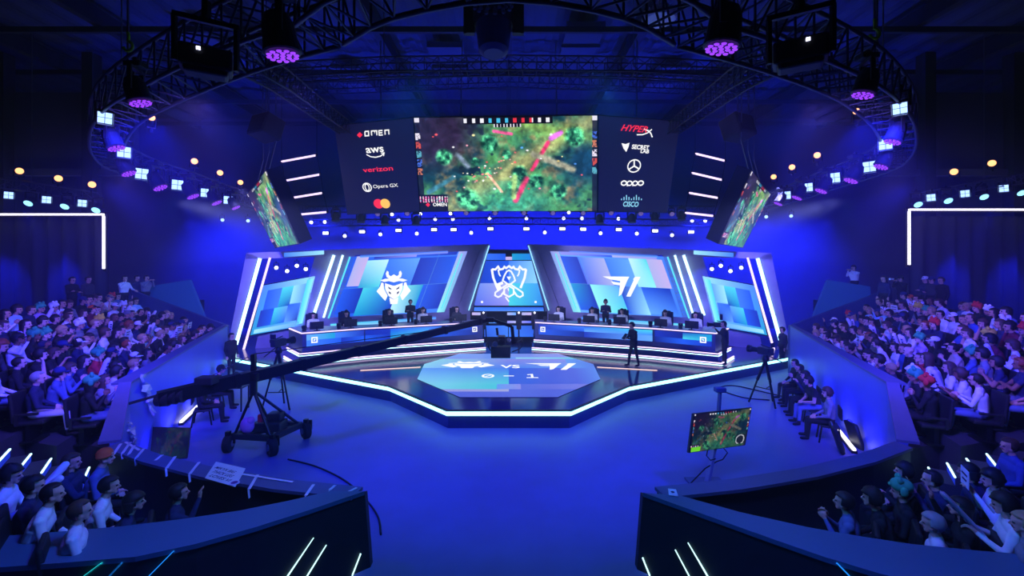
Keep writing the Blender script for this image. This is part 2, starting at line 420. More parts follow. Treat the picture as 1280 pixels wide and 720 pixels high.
g = MB(); g.strip(PF, [(-.19, -.65), (.19, -.65)], .09, .006); g.build('score', M_white, t)
g = MB(); g.strip(PF, [(.68, -.48), (.85, -.42), (.85, -.88)], .085, .006); g.strip(PF, [(.64, -.90), (1.06, -.90)], .085, .006); g.build('score', M_white, t)
# fine grooves of white light on the deck either side of the octagon
for sg in (-1, 1):
    g = MB(); g.prism([(sg * 3.5, 17.72, .513), (sg * 3.5, 17.80, .513), (sg * 5.7, 17.25, .513), (sg * 5.7, 17.17, .513)], (0, 0, .006)); fixn(struct('trim_deck_light', g, M_neonpink))
# ================================================================== stage facade: two leaning wings and a centre
A_, B_ = Vector((-13.4, 21.7, 0.5)), Vector((-1.5, 26.0, 0.5))
def wing_plane(sg):
    a = Vector((A_.x if sg < 0 else -A_.x, A_.y, A_.z)); b = Vector((B_.x if sg < 0 else -B_.x, B_.y, B_.z))
    return Plane(a, b - a, (0, 0, 1)) if sg < 0 else Plane(b, a - b, (0, 0, 1))
def quadmesh(mb, P, cols, nx=3, ny=3):
    """flat quad bl, br, tr, tl split in cells with blended colours"""
    P = [Vector(p) for p in P]
    def q(u, v): return (P[0] * (1 - u) + P[1] * u) * (1 - v) + (P[3] * (1 - u) + P[2] * u) * v
    for i in range(nx):
        for j in range(ny):
            uv = [((i + a) / nx, (j + b) / ny) for a, b in ((0, 0), (1, 0), (1, 1), (0, 1))]
            mb.face([q(*w) for w in uv], [bil(cols, *w) for w in uv])
for sg in (-1, 1):
    nm = 'horned helmet emblem' if sg < 0 else 'winged T emblem'
    side = 'left' if sg < 0 else 'right'
    PL = wing_plane(sg)
    def X(pts): return pts if sg < 0 else mir(pts)
    def P(pts, off): return [PL.px(x, y, off) for x, y in X(pts)]
    o0 = PL.p(0, 0)
    t = thing('stage_facade', 'slanted silver and blue LED stage wall bearing the %s' % nm, 'stage wall', (sg * 7.5, 23.8, 0.5))
    # framework bands (lilac metal): every band is a polygon on the wing plane with real depth
    fr = MB()
    def band(pts, off=.25, dep=.5):
        q = P(pts, off); fr.prism(q, -PL.n * dep)
    band([(308, 316), (613, 305), (611, 313), (306, 324)])                 # top
    band([(613, 305), (603, 305.5), (563, 410), (585, 410)])              # inner slanted jamb
    band([(585, 313), (603, 312.5), (563, 410), (548, 410)], .20)
    band([(308, 316), (322, 321), (290, 438), (283, 440)])                # outer jamb
    band([(394, 320), (444, 318), (414, 412), (366, 414)], .10, .3)       # pier between opening and screen
    band([(322, 421), (400, 406), (400, 425), (318, 440)], .3, .6)        # foot of small screen
    band([(394, 398), (560, 390), (548, 412), (380, 424)], .25, .5)       # foot of main screen
    o = fr.build('framework', M_violet, t); fixn(o)
    # main screen tiles
    sc = MB()
    TL, TR, BR, BL_ = (438, 321), (578, 314), (546, 397), (408, 405)
    def mp(u, v): return (BL_[0] * (1 - u) * (1 - v) + BR[0] * u * (1 - v) + TR[0] * u * v + TL[0] * (1 - u) * v, BL_[1] * (1 - u) * (1 - v) + BR[1] * u * (1 - v) + TR[1] * u * v + TL[1] * (1 - u) * v)
    def tile(u0, u1, v0, v1, c, off=.13):
        w = [mp(u0, v0), mp(u1, v0), mp(u1, v1), mp(u0, v1)]
        quadmesh(sc, P(w, off), c)
    if sg < 0:
        tile(0, 1, 0, 1, B('blue', 'mid'), .10)
        tile(.06, .17, .55, 1.0, B('grey', 'pink'), .12); tile(.17, .36, .52, .93, B('teal', 'aqua', 'pale', 'ice')); tile(.36, .64, .52, .93, B('blue', 'mid', 'sky', 'mid')); tile(.64, .98, .52, .93, B('deep', 'blue'))
        tile(.04, .22, .14, .52, B('blue', 'deep')); tile(.22, .54, .10, .52, B('teal', 'deep', 'blue', 'aqua')); tile(.54, .76, .10, .52, B('pale', 'teal', 'teal', 'mint')); tile(.76, .98, .14, .52, B('blue', 'deep'))
        tile(.20, .50, 0, .08, B('ice', 'sky')); tile(.5, .98, 0, .06, B('mid', 'lilac')); tile(.22, .60, .95, 1.0, B('deep', 'lilac')); tile(.6, .96, .95, 1.0, B('blue', 'deep'))
    else:
        tile(0, 1, 0, 1, B('mid', 'sky'), .10)
        tile(.06, .20, .52, .95, B('pink', 'grey')); tile(.20, .36, .52, .95, B('mint', 'ice', 'pale', 'aqua')); tile(.36, .58, .52, .93, B('sky', 'mid')); tile(.58, .82, .52, .93, B('grey', 'peri', 'mid', 'grey')); tile(.82, .98, .52, .93, B('deep', 'blue'))
        tile(.08, .34, .12, .52, B('mid', 'sky', 'blue', 'deep')); tile(.34, .54, .10, .52, B('ice', 'blue', 'deep', 'sky')); tile(.54, .80, .10, .52, B('aqua', 'mint', 'mint', 'sky')); tile(.80, .97, .12, .52, B('deep', 'blue', 'teal', 'deep'))
        tile(.16, .5, 0, .08, B('ice', 'mid')); tile(.5, .98, 0, .06, B('sky', 'blue')); tile(.1, .5, .95, 1.0, B('lilac', 'grey')); tile(.5, .96, .95, 1.0, B('blue', 'lilac'))
    w_ = mp(1, 1)
    s3 = MB(); quadmesh(s3, P([(543, 398), (566, 396), (597, 313), (574, 314)], .16), B('mint', 'teal', 'blue', 'grey')); s3.build('led_column', M_led, t); s3 = MB()
    quadmesh(s3, P([(355, 321.5), (405, 318), (405, 313), (355, 316)], .26), B('mid', 'ice'))                 # lit piece of the top band
    s3.build('led_strip', M_led, t); s3 = MB(); quadmesh(s3, P([(450, 322), (560, 316.5), (560, 313.5), (450, 318.5)], .26), B('sky', 'lilac', 'mid', 'deep'))
    s3.build('led_strip', M_led, t); s3 = MB(); quadmesh(s3, P([(413, 410), (545, 399), (545, 396), (413, 405)], .28), B('ice', 'sky', 'mid', 'aqua'))
    s3.build('led_strip', M_led, t)
    o = sc.build('led_screen', M_led, t)
    # seams of the screen, thin bright lines
    ln = MB()
    for (p, q) in ((mp(.80, .06), mp(.80, .98)), (mp(0, .52), mp(1, .52))):
        q0 = P([p, q], .135); ln.bar(q0[0], q0[1], .012)
    ln.build('screen_seam', emat('seam_line', rgb(120, 190, 255), .8), o)
    em = MB(); dk = MB()
    if sg < 0:
        a, b = PL.ab(492, 359); samurai(em, PL, a, b, .90, .15); samurai_dark(dk, PL, a, b, .90, .155)
        dk.build('emblem_eyes', emat('emblem_shade', rgb(60, 80, 150), .6), em.build('team_emblem', M_white, t))
    else:
        a, b = PL.ab(777, 356); tee_one(em, PL, a, b, 1.0, .15); em.build('team_emblem', M_white, t)
    # small outer screen below the opening
    s2 = MB()
    def mp2(u, v):
        q = [(313, 419), (379, 407), (394, 345), (329, 357)]
        return tuple(q[0][k] * (1 - u) * (1 - v) + q[1][k] * u * (1 - v) + q[2][k] * u * v + q[3][k] * (1 - u) * v for k in (0, 1))
    def t2(u0, u1, v0, v1, c, off=.12): quadmesh(s2, P([mp2(u0, v0), mp2(u1, v0), mp2(u1, v1), mp2(u0, v1)], off), c)
    t2(0, 1, 0, 1, B('teal', 'sky', 'ice', 'mid'), .10); t2(.12, .40, .48, .88, B('blue', 'mid')); t2(.40, .62, .48, .88, B('teal', 'deep', 'aqua', 'aqua')); t2(.62, .86, .52, .88, B('ice', 'sky'))
    t2(.08, .34, .14, .48, B('deep', 'blue')); t2(.34, .60, .14, .48, B('teal', 'blue', 'sky', 'aqua')); t2(.60, .84, .14, .50, B('sky', 'deep', 'mid', 'blue')); t2(.86, .97, .05, .95, B('aqua', 'mint'), .13)
    t2(.05, .9, .02, .10, B('ice', 'sky'), .13)
    s2.build('led_screen', M_led, t)
    bk = MB(); bk.prism(P([(310, 421), (381, 408), (396, 344), (328, 356)], .05), -PL.n * .3); fixn(bk.build('screen_back', M_blackmetal, t))
    bk = MB(); bk.prism(P([(408, 404), (592, 391), (600, 314), (444, 322)], .02), -PL.n * .3); fixn(bk.build('screen_back', M_blackmetal, t))
    # light bars
    for (p, q, w, m) in (((325, 323), (295, 431), .22, M_neonc), ((337.5, 322), (304.5, 437), .11, M_neonp), ((417.5, 319), (392, 394), .22, M_neonc), ((428.5, 319), (404.5, 397), .12, M_neonc), ((437.5, 321), (410.5, 398), .07, emat('aqua_edge', rgb(90, 225, 240), 1.2)), ((611.5, 307), (586, 388), .07, emat('blue_edge', rgb(150, 220, 255), 1.5)), ((577.5, 317), (552, 386), .07, emat('aqua_edge', rgb(90, 225, 240), 1.2))):
        z = P([p, q], .36); b = MB(); b.bar(z[0], z[1], w, .06); b.build('light_bar', m, t)
# ---- centre bay
PC = Plane((0, 27, .5), (1, 0, 0), (0, 0, 1))
t = thing('centre_stage_wall', 'blue LED wall in the middle of the stage showing a white outlined trophy cup', 'stage wall', (0, 27, .5))
c = MB()
def ct(x0, x1, y0, y1, cols, off=.06): quadmesh(c, [PC.px(x0, y1, off), PC.px(x1, y1, off), PC.px(x1, y0, off), PC.px(x0, y0, off)], cols)
ct(584, 636, 326, 354, B('deep', 'blue')); ct(636, 690, 326, 354, B('sky', 'ice', 'ice', 'mid')); ct(580, 636, 354, 382, B('blue', 'lilac', 'grey', 'mid')); ct(636, 692, 354, 382, B('aqua', 'blue', 'mid', 'aqua'))
ct(588, 632, 317, 325, B('mid', 'blue')); ct(632, 640, 321, 325, B('pink')); ct(640, 684, 317, 325, B('teal', 'blue')); ct(578, 694, 384, 391, B('mid', 'sky', 'blue', 'mid'))
c.build('led_screen', M_led, t)
c = MB(); cup(c, PC, *PC.ab(636.2, 353.5), 1.05, .08); c.build('trophy_emblem', M_white, t)
c = MB()
for x in (602.5, 669.5): c.face([PC.px(x + dx, 377.5 + dy, .08) for dx, dy in ((-1.3, -1.3), (1.3, -1.3), (1.3, 1.3), (-1.3, 1.3))])
c.build('corner_mark', M_white, t)
c = MB(); a = PC.px(560, 312); b = PC.px(712, 420); c.box(((a.x + b.x) / 2, 27.15, (a.z + .5) / 2), (b.x - a.x, .25, a.z - .5))
c.build('backing', M_blackmetal, t)
# low rear step with lit tiles and dark stage monitors in the gap between the desks
g = MB(); g.box((0, 24.6, .62), (4.6, 1.6, .24)); struct('stage_step', g, M_deck)
t = thing('rear_light_band', 'low band of pale glowing tiles behind the gap between the two desks', 'light band', (0, 23.55, 1.1))
g = MB()
for x0, x1, y0, y1, cc in ((590, 603, 390.5, 394, B('pink', 'grey')), (634, 646, 390.5, 394, B('grey', 'sky')), (652, 665, 390.5, 394, B('grey', 'pink')), (611, 624, 401, 404, B('sky', 'mid')), (634, 646, 401, 404, B('lilac', 'grey')), (652, 664, 401, 404, B('lilac', 'peri')), (589, 635, 407, 421, B('deep', 'mid', 'mid', 'blue')), (636, 683, 407, 421, B('mid', 'blue', 'deep', 'mid'))):
    quadmesh(g, [at(x0, y1, 23.5), at(x1, y1, 23.5), at(x1, y0, 23.5), at(x0, y0, 23.5)], cc)
g.build('led_tiles', M_led, t)
g = MB(); p = at(588, 389, 23.6); q = at(684, 406, 23.6); g.box(((p.x + q.x) / 2, 23.62, (p.z + q.z) / 2), (q.x - p.x, .12, p.z - q.z)); g.box(((p.x + q.x) / 2, 23.64, (q.z + .5) / 2), (q.x - p.x - .1, .1, q.z - .5)); g.build('housing', M_blackmetal, t)
for i, px in enumerate((604.5, 648.5, 668)):
    p = at(px, 397, 23.2)
    t = thing('stage_monitor', '%s dark upright stage lamp in the gap between the desks, from the horned helmet side' % ORD[i], 'stage lamp', (p.x, 23.2, .5), 'stage lamps between the desks')
    g = MB(); g.rbox((p.x, 23.2, p.z), (.3, .26, .62), .03); g.rbox((p.x, 23.2, p.z - .45), (.24, .24, .3), .02); g.cyl((p.x, 23.2, .53), (p.x, 23.2, p.z - .55), .04, n=8); g.rbox((p.x, 23.2, .515), (.3, .3, .03), .008); g.build('housing', M_black, t)
    g = MB(); g.cyl((p.x, 23.06, p.z + .27), (p.x, 23.02, p.z + .27), .05); g.build('lens', M_neonw, t)

# ================================================================== player desks
DF = [(-8.55, 18.55), (-6.4, 19.95), (-1.32, 22.0)]
for sg in (-1, 1):
    team = 'under the horned helmet emblem' if sg < 0 else 'under the winged T emblem'
    def S(pts): return [Vector((-sg * x, y)) if sg > 0 else Vector((x, y)) for x, y in pts]
    f = DF
    def poly(d, back, ends=(0, 0)):
        """front line moved out by d, closed with a rear line; returns plan outline"""
        fr = offs(f, d); fr = [Vector((fr[0].x - d * .6, fr[0].y)), fr[1], Vector((fr[2].x + 0.0, fr[2].y))]
        rear = [Vector((f[2][0], f[2][1] + back)), Vector((f[1][0] - .2, f[1][1] + back)), Vector((f[0][0] - 1.3 - d * .6, f[0][1] + back + .5))]
        pts = fr + rear
        return [Vector((-p.x, p.y)) if sg > 0 else p for p in pts]
    t = thing('player_desk', 'long angled glowing team desk of five players %s' % team, 'desk', (sg * 5, 20.5, .5))
    def slab(d, back, z0, z1, m, name):
        g = MB(); pp = poly(d, back); g.prism([(p.x, p.y, z0) for p in pp], (0, 0, z1 - z0)); return fixn(g.build(name, m, t))
    slab(.55, 3.1, .5, .62, M_deck, 'plinth'); slab(.27, 3.1, .62, .95, M_deck, 'plinth'); slab(0, 1.0, .95, 1.70, M_navy, 'counter'); slab(.05, 1.05, 1.70, 1.76, M_violet, 'worktop')
    def lineon(d, z, w, m, name):
        fr = offs(f, d); fr = [Vector((fr[0].x - d * .6, fr[0].y)), fr[1], fr[2]]
        fr = [Vector((fr[0].x - 1.2, fr[0].y + 1.4))] + fr
        q = [Vector((-p.x if sg > 0 else p.x, p.y, z)) for p in fr]; g = MB()
        for i in range(len(q) - 1): g.bar(q[i], q[i + 1], .05, w)
        g.build(name, m, t)
    lineon(.57, .590, .042, M_neonp, 'light_strip'); lineon(.57, .50 + .012, .03, M_neonc, 'light_strip'); lineon(.29, .920, .042, M_neonp, 'light_strip'); lineon(.29, .83, .025, M_neonc, 'light_strip')
    lineon(.06, 1.735, .045, M_neonp, 'edge_light')
    # LED front with tiles
    g = MB()
    fr = offs(f, .03); fr = [Vector((-p.x if sg > 0 else p.x, p.y)) for p in fr]
    def tl(i, u0, u1, z0, z1, c):
        p = fr[i].lerp(fr[i + 1], u0); q = fr[i].lerp(fr[i + 1], u1)
        if sg > 0: p, q = q, p; 
        quadmesh(g, [(p.x, p.y, z0), (q.x, q.y, z0), (q.x, q.y, z1), (p.x, p.y, z1)], c, 4, 2)
    if sg < 0:
        tl(0, .06, .5, 1.42, 1.66, B('sky', 'teal')); tl(0, .5, .98, 1.42, 1.66, B('mid', 'deep')); tl(0, .06, .6, 1.16, 1.42, B('mid', 'blue')); tl(0, .6, .98, 1.16, 1.42, B('deep', 'blue'))
        tl(1, .0, .2, 1.42, 1.66, B('deep')); tl(1, .2, .52, 1.16, 1.66, B('teal', 'aqua', 'mid', 'blue')); tl(1, .52, .96, 1.42, 1.66, B('mid', 'deep')); tl(1, 0, .2, 1.16, 1.42, B('blue', 'deep')); tl(1, .52, .96, 1.16, 1.42, B('blue', 'navy'))
    else:
        tl(1, .56, .97, 1.42, 1.66, B('deep', 'blue', 'mid', 'deep')); tl(1, .56, .97, 1.16, 1.42, B('blue', 'navy')); tl(1, .0, .56, 1.42, 1.66, B('sky', 'mid', 'aqua', 'blue')); tl(1, .0, .56, 1.16, 1.42, B('deep', 'sky'))
        tl(0, .5, .96, 1.40, 1.66, B('deep', 'navy')); tl(0, .05, .5, 1.38, 1.66, B('aqua', 'teal', 'teal', 'deep')); tl(0, .05, .5, 1.16, 1.38, B('blue', 'deep')); tl(0, .5, .96, 1.16, 1.40, B('navy', 'blue'))
    g.build('led_front', M_led, t)
    g = MB()
    for i, u in ((0, .18), (1, .93)):
        d = (fr[i + 1] - fr[i]).normalized(); p = fr[i].lerp(fr[i + 1], u); pl = Plane((p.x, p.y, 1.42), (d.x, d.y, 0), (0, 0, 1))
        g.strip(pl, [(-.10, -.10), (.10, -.10), (.10, .10), (-.10, .10)], .05, .02, True)
        g.face([pl.p(a, b, .02) for a, b in ((-.05, -.04), (.01, -.04), (.05, .04), (-.01, .04))])
        g.build('square_mark', M_white, t); g = MB()
# ================================================================== hanging screens
def vnoise(seed):
    r = np.random.RandomState(seed); G = r.rand(64, 64)
    def f(x, y):
        xi, yi = int(math.floor(x)), int(math.floor(y)); u, v = x - xi, y - yi; u = u * u * (3 - 2 * u); v = v * v * (3 - 2 * v)
        g = lambda a, b: G[a % 64, b % 64]
        return (g(xi, yi) * (1 - u) + g(xi + 1, yi) * u) * (1 - v) + (g(xi, yi + 1) * (1 - u) + g(xi + 1, yi + 1) * u) * v
    return lambda x, y: (f(x, y) * .55 + f(x * 2.1 + 7, y * 2.1) * .28 + f(x * 4.3, y * 4.3 + 3) * .17)
N1, N2, N3 = vnoise(3), vnoise(8), vnoise(21)
def mixc(a, b, t): t = max(0., min(1., t)); return tuple(a[k] * (1 - t) + b[k] * t for k in range(3))
def seg_d(x, y, a, b):
    dx, dy = b[0] - a[0], b[1] - a[1]; t = max(0, min(1, ((x - a[0]) * dx + (y - a[1]) * dy) / (dx * dx + dy * dy))); return math.hypot(x - a[0] - t * dx, y - a[1] - t * dy)
DOTS = []
_r = random.Random(5)
for _ in range(26):
    DOTS.append((_r.uniform(.12, 1.75), _r.uniform(.12, .85), _r.choice([(255, 90, 90), (240, 240, 255), (90, 160, 255), (255, 150, 170), (250, 220, 140), (230, 60, 60), (255, 255, 255)]), _r.uniform(.005, .009)))
for _ in range(30):
    t_ = _r.random(); DOTS.append((.45 + t_ * .55 + _r.uniform(-.08, .08), .30 + t_ * .3 + _r.uniform(-.08, .08), _r.choice([(255, 190, 190), (255, 255, 240), (250, 120, 120), (255, 210, 150)]), _r.uniform(.004, .007)))
def game_map(x, y, dark=False):
    """bird's-eye woodland battleground: x 0..1.85, y 0..1 upward, returns 0..255 colour"""
    n = N1(x * 5, y * 5); n2 = N2(x * 9 + 4, y * 9); n3 = N3(x * 22, y * 22)
    c = mixc((20, 66, 78), (84, 158, 96), n * 2.2 - .62)
    c = mixc(c, (128, 122, 92), (n2 - .52) * 4.0)
    if n2 < .36: c = mixc(c, (18, 44, 60), (.36 - n2) * 9)
    lane = abs((y - .02) - (x - .25) * .62)
    c = mixc(c, (158, 164, 108), max(0, 1 - lane / .17) * 1.1 * (.5 + n))
    lane2 = abs(y - (.93 - (x - 1.1) * .25)); c = mixc(c, (140, 182, 92), max(0, 1 - lane2 / .14) * .9 if x > .7 else 0)
    if y < .34 and x > .25: c = mixc(c, (70, 190, 150), max(0, 1 - math.hypot((x - .95) * .6, (y - .10)) / .32) * .8)
    c = mixc(c, (44, 34, 62), max(0, 1 - math.hypot((x - .18) * .8, y - .86) / .50) * 1.7)
    c = mixc(c, (20, 62, 92), max(0, 1 - math.hypot((x - 1.72) * .9, y - .52) / .30) * 1.6)
    for bx, by, br in ((.28, .60, .10), (.75, .74, .11), (1.62, .80, .12), (.60, .55, .05), (.72, .42, .05), (1.05, .42, .10), (1.22, .34, .09), (.98, .28, .07), (.50, .14, .14), (1.45, .22, .10), (.92, .62, .06)):
        d = math.hypot(x - bx, (y - by)) / br
        if d < 1: c = mixc(c, mixc((14, 70, 62), (96, 214, 150), n3 * 2.2 - .6), (1 - d) * 2.6)
    for a, b, w, col in (((1.35, .74), (1.18, .46), .016, (255, 60, 120)), ((1.12, .36), (1.00, .12), .022, (235, 70, 120)), ((.98, .83), (.80, .86), .012, (240, 90, 150)), ((1.48, .84), (1.38, .78), .02, (220, 110, 230)), ((.72, .42), (.86, .22), .01, (255, 190, 160)), ((1.60, .46), (1.20, .62), .028, (150, 150, 130)), ((.1, .22), (.36, .38), .02, (60, 120, 140)), ((.42, .62), (.52, .50), .022, (130, 150, 175)), ((.98, .16), (1.0, .38), .022, (150, 190, 120))):
        d = seg_d(x, y, a, b)
        if d < w * 1.8: c = mixc(c, col, (1.8 - d / w) * .95 * (.5 + n3 * .8))
    for dx, dy, dc, dr in DOTS:
        d = math.hypot((x - dx) * .7, y - dy)
        if d < dr * 1.6: c = mixc(c, dc, 1.7 - d / dr)
    k = .62 + n3 * .9
    return tuple(min(255, v * k * (1.0 if not dark else .62)) for v in c)
def hud(x, y, c):
    """score bar and portrait columns"""
    if y > .93 and .50 < x < 1.40:
        c = (14, 12, 26); i = int(x * 60)
        if .945 < y < .985 and (i * 7 % 5) in (0, 2): c = [(240, 240, 250), (70, 190, 235), (230, 50, 70), (240, 240, 250)][int((x - .5) / .9 * 3.9)]
    elif y > .90 and .80 < x < 1.08: c = (14, 12, 26) if int(x * 90) % 3 else (220, 220, 230)
    for sx in (0.0, 1.80):
        if sx <= x <= sx + .05:
            c = mixc(c, (20, 16, 40), .75)
            if .40 < y < .86:
                j = int((y - .40) / .092); fy = ((y - .40) / .092) % 1
                if .12 < fy < .88: c = [(200, 120, 90), (90, 170, 190), (230, 220, 235), (70, 110, 220), (205, 80, 70)][(j * 3 + int(sx)) % 5] if N3(x * 60, y * 60) > .42 else (30, 26, 54)
            if y > .955: c = (230, 225, 240)
    if x < .29 and y < .19:
        c = (16, 16, 38); 
        if .10 < y < .17 and int(x * 70) % 2 == 0: c = [(120, 220, 250), (230, 90, 160), (240, 240, 240), (90, 120, 220)][int(N2(x * 40, y * 40) * 3.99)]
    return c
def grid_screen(P, nx, ny, fn, asp):
    """P = bl, br, tr, tl"""
    mb = MB(); P = [Vector(p) for p in P]
    vs = []; fs = []
    for j in range(ny + 1):
        for i in range(nx + 1):
            u, v = i / nx, j / ny; vs.append((P[0] * (1 - u) + P[1] * u) * (1 - v) + (P[3] * (1 - u) + P[2] * u) * v)
    k = len(mb.v); mb.v += [tuple(p) for p in vs]
    for j in range(ny):
        for i in range(nx):
            c = fn((i + .5) / nx * asp, (j + .5) / ny); mb.f.append((j * (nx + 1) + i, j * (nx + 1) + i + 1, (j + 1) * (nx + 1) + i + 1, (j + 1) * (nx + 1) + i)); mb.c.append(rgb(*c)); mb.m.append(0)
    return mb
M_game = screen_mat('game_picture', 1.15)
M_panel = emat('sponsor_navy', rgb(20, 18, 66), 0.9)
M_red = emat('red_graphic', rgb(255, 45, 75), 1.1); M_yel = emat('yellow_graphic', rgb(255, 200, 90), 1.1); M_cyn = emat('cyan_graphic', rgb(150, 225, 255), 1.1)
yt, yb = 18.3, 20.0
t = thing('hanging_screen', 'huge three-part video screen over the stage with game picture and sponsor names', 'screen', (0, 19, 6.7))
Q = [at(526, 264, yb), at(746, 263.5, yb), at(746.5, 144.5, yt), at(517.5, 147.5, yt)]; pl_ = Plane(Q[0], Q[1] - Q[0], Q[3] - Q[0]); Q[2] = pl_.px(746.5, 144.5)
s = grid_screen(Q, 300, 158, lambda x, y: hud(x, y, game_map(x, y)), 1.85).build('game_picture', M_game, t)
PV = Plane(Q[0], Q[1] - Q[0], Q[3] - Q[0])
g = MB(); a, b = PV.ab(546, 255.5); g.text(PV, 'OMEN', a + .14, b, w=.62, h=.16, off=.02, thick=.02); g.build('sponsor_name', M_white, s)
g = MB(); a, b = PV.ab(535, 255.8); g.face([PV.p(a + x, b + y, .02) for x, y in ((-.1, 0), (0, -.1), (.1, 0), (0, .1))]); g.build('sponsor_mark', M_red, s)
# body behind
def body(qs, nm):
    g = MB(); c = sum(qs, Vector()) / 4; nb = Plane(qs[0], qs[1] - qs[0], qs[3] - qs[0]).n * -1
    g.prism([c + (p - c) * 1.012 + nb * .03 for p in qs], nb * .3); return fixn(g.build(nm, M_blackmetal, t))
body(Q, 'screen_body')
LQ = [at(434, 268, 21.0), at(524.5, 264.2, yb), at(516, 147.7, yt), at(418, 157.5, 19.3)]; pl_ = Plane(LQ[0], LQ[1] - LQ[0], LQ[2] - LQ[1]); LQ[3] = pl_.px(418, 157.5)
RQ = [at(748, 263.5, yb), at(834, 265.5, 21.0), at(850, 152, 19.3), at(748.5, 144.7, yt)]; pl_ = Plane(RQ[0], RQ[1] - RQ[0], RQ[3] - RQ[0]); RQ[2] = pl_.px(850, 152)
for q, nm in ((LQ, 0), (RQ, 1)):
    g = MB(); g.face(q); o = g.build('sponsor_panel', M_panel, t); body(q, 'screen_body')
    pl = Plane(q[0], q[1] - q[0], q[3] - q[0])
    W = MB(); R = MB(); Y = MB(); C = MB()
    def T(mbx, txt, x0, x1, y0, y1, **k):
        a0, b0 = pl.ab(x0, y1); a1, b1 = pl.ab(x1, y0); am, bm_ = pl.ab((x0 + x1) / 2, (y0 + y1) / 2)
        mbx.text(pl, txt, am, bm_, w=math.hypot(a1 - a0, 0), h=abs(b1 - b0), off=.03, **k)
    def circ(mbx, x, y, rx, w=None, ry=None, off=.03, n=28):
        a, b = pl.ab(x, y); sc_ = (pl.ab(x + 5, y)[0] - a) / 5; sy = abs(pl.ab(x, y - 5)[1] - b) / 5; ry = ry or rx
        pts = [(a + math.cos(2 * math.pi * i / n) * rx * sc_, b + math.sin(2 * math.pi * i / n) * ry * sy) for i in range(n)]
        if w: mbx.strip(pl, pts, w * sc_, off, True)
        else: mbx.face([pl.p(p[0], p[1], off) for p in pts])
    def L(mbx, pts, w, off=.03): 
        a = [pl.ab(x, y) for x, y in pts]; mbx.strip(pl, a, w * .034, off)
    def FC(mbx, pts, off=.03): mbx.face([pl.px(x, y, off) for x, y in pts])
    def flush():
        for mbx, m in ((W, M_white), (R, M_red), (Y, M_yel), (C, M_cyn)):
            if mbx.f: mbx.build('sponsor_name', m, o); mbx.__init__()
    if nm == 0:
        # four-letter mark in squared capitals
        L(W, [(456.5, 164.2), (461, 163.9), (461.3, 169.4), (456.8, 169.7), (456.5, 164.2)], 1.5); L(W, [(465, 169.3), (464.6, 163.7), (468.8, 163.4), (468.8, 166), (468.6, 163.4), (471.2, 163.3), (471.5, 169)], 1.4)
        L(W, [(478.5, 162.9), (474, 163.2), (474.4, 168.8), (478.9, 168.5)], 1.4); L(W, [(474.2, 166), (478.4, 165.7)], 1.3); L(W, [(481.8, 168.3), (481.5, 162.7), (486.2, 162.4), (486.6, 168)], 1.4)
        FC(R, [(446, 169), (449.5, 165.2), (453.2, 168.4), (449.8, 172.2)]); flush()
        T(W, 'aws', 458.5, 479, 183.2, 191.5, thick=.015); L(W, [(458.5, 193), (464, 195.8), (470, 196.4), (476, 195), (480, 192)], 1.3); L(W, [(476.5, 191.2), (480.6, 190.8), (479.8, 195)], 1.1); flush()
        T(R, 'verizon', 454.5, 490.5, 207.2, 215.5, thick=.012); flush()
        circ(W, 459.3, 234, 5.2, 1.2); circ(W, 459.3, 234, 2.4, 1.1, 4.2); T(W, 'Opera GX', 467.5, 497, 229, 236.5); flush()
        circ(R, 473.5, 254.5, 6.0); circ(Y, 482, 254.2, 6.0, off=.034); flush()
    else:
        T(R, 'HYPER', 775.5, 810, 158, 163.2, thick=.015, shear=.35); L(W, [(795.5, 168.3), (803, 168.2), (809, 166), (814.5, 161.5)], 1.3); L(W, [(804.5, 161.2), (810, 163.5), (813, 166.5), (815, 171.5)], 1.6); flush()
        FC(W, [(777, 179), (782, 180.2), (787, 178.4), (785.5, 184), (782.8, 190), (779.4, 185.5)]); T(W, 'SECRET', 789, 811.5, 181.8, 186, thick=.03); T(W, 'LAB', 800, 811.5, 186.8, 191, thick=.03); flush()
        circ(W, 792.3, 207.3, 7.8, 1.3); L(W, [(792.3, 200), (792.4, 207.3)], 1.8); L(W, [(792.3, 207.3), (786, 211.4)], 1.8); L(W, [(792.3, 207.3), (798.8, 211.2)], 1.8); flush()
        for x in (779.5, 800.5): circ(W, x, 228.7, 3.2, 1.5, 2.7)
        for x in (786.5, 793.5): circ(W, x, 228.9, 3.0, 1.4, 2.7); L(W, [(x - 3.0, 228.5), (x - 2.9, 232.6)], 1.4)
        flush()
        T(C, 'CISCO', 778, 798.5, 252, 258, thick=.02)
        for i, h in enumerate((2, 4, 6.5, 4, 2, 4, 6.5, 4, 2)): x = 776.5 + i * 3.1; L(C, [(x, 250.0), (x + .05, 250.0 - h)], 1.2)
        flush()
g = MB()
for x in (-5.5, -2, 2, 5.5): g.cyl((x, 19.3 if abs(x) > 3 else 18.6, 10.4), (x, 19.2, 14.2), .025, n=6)
g.build('suspension_cable', M_steel, t)
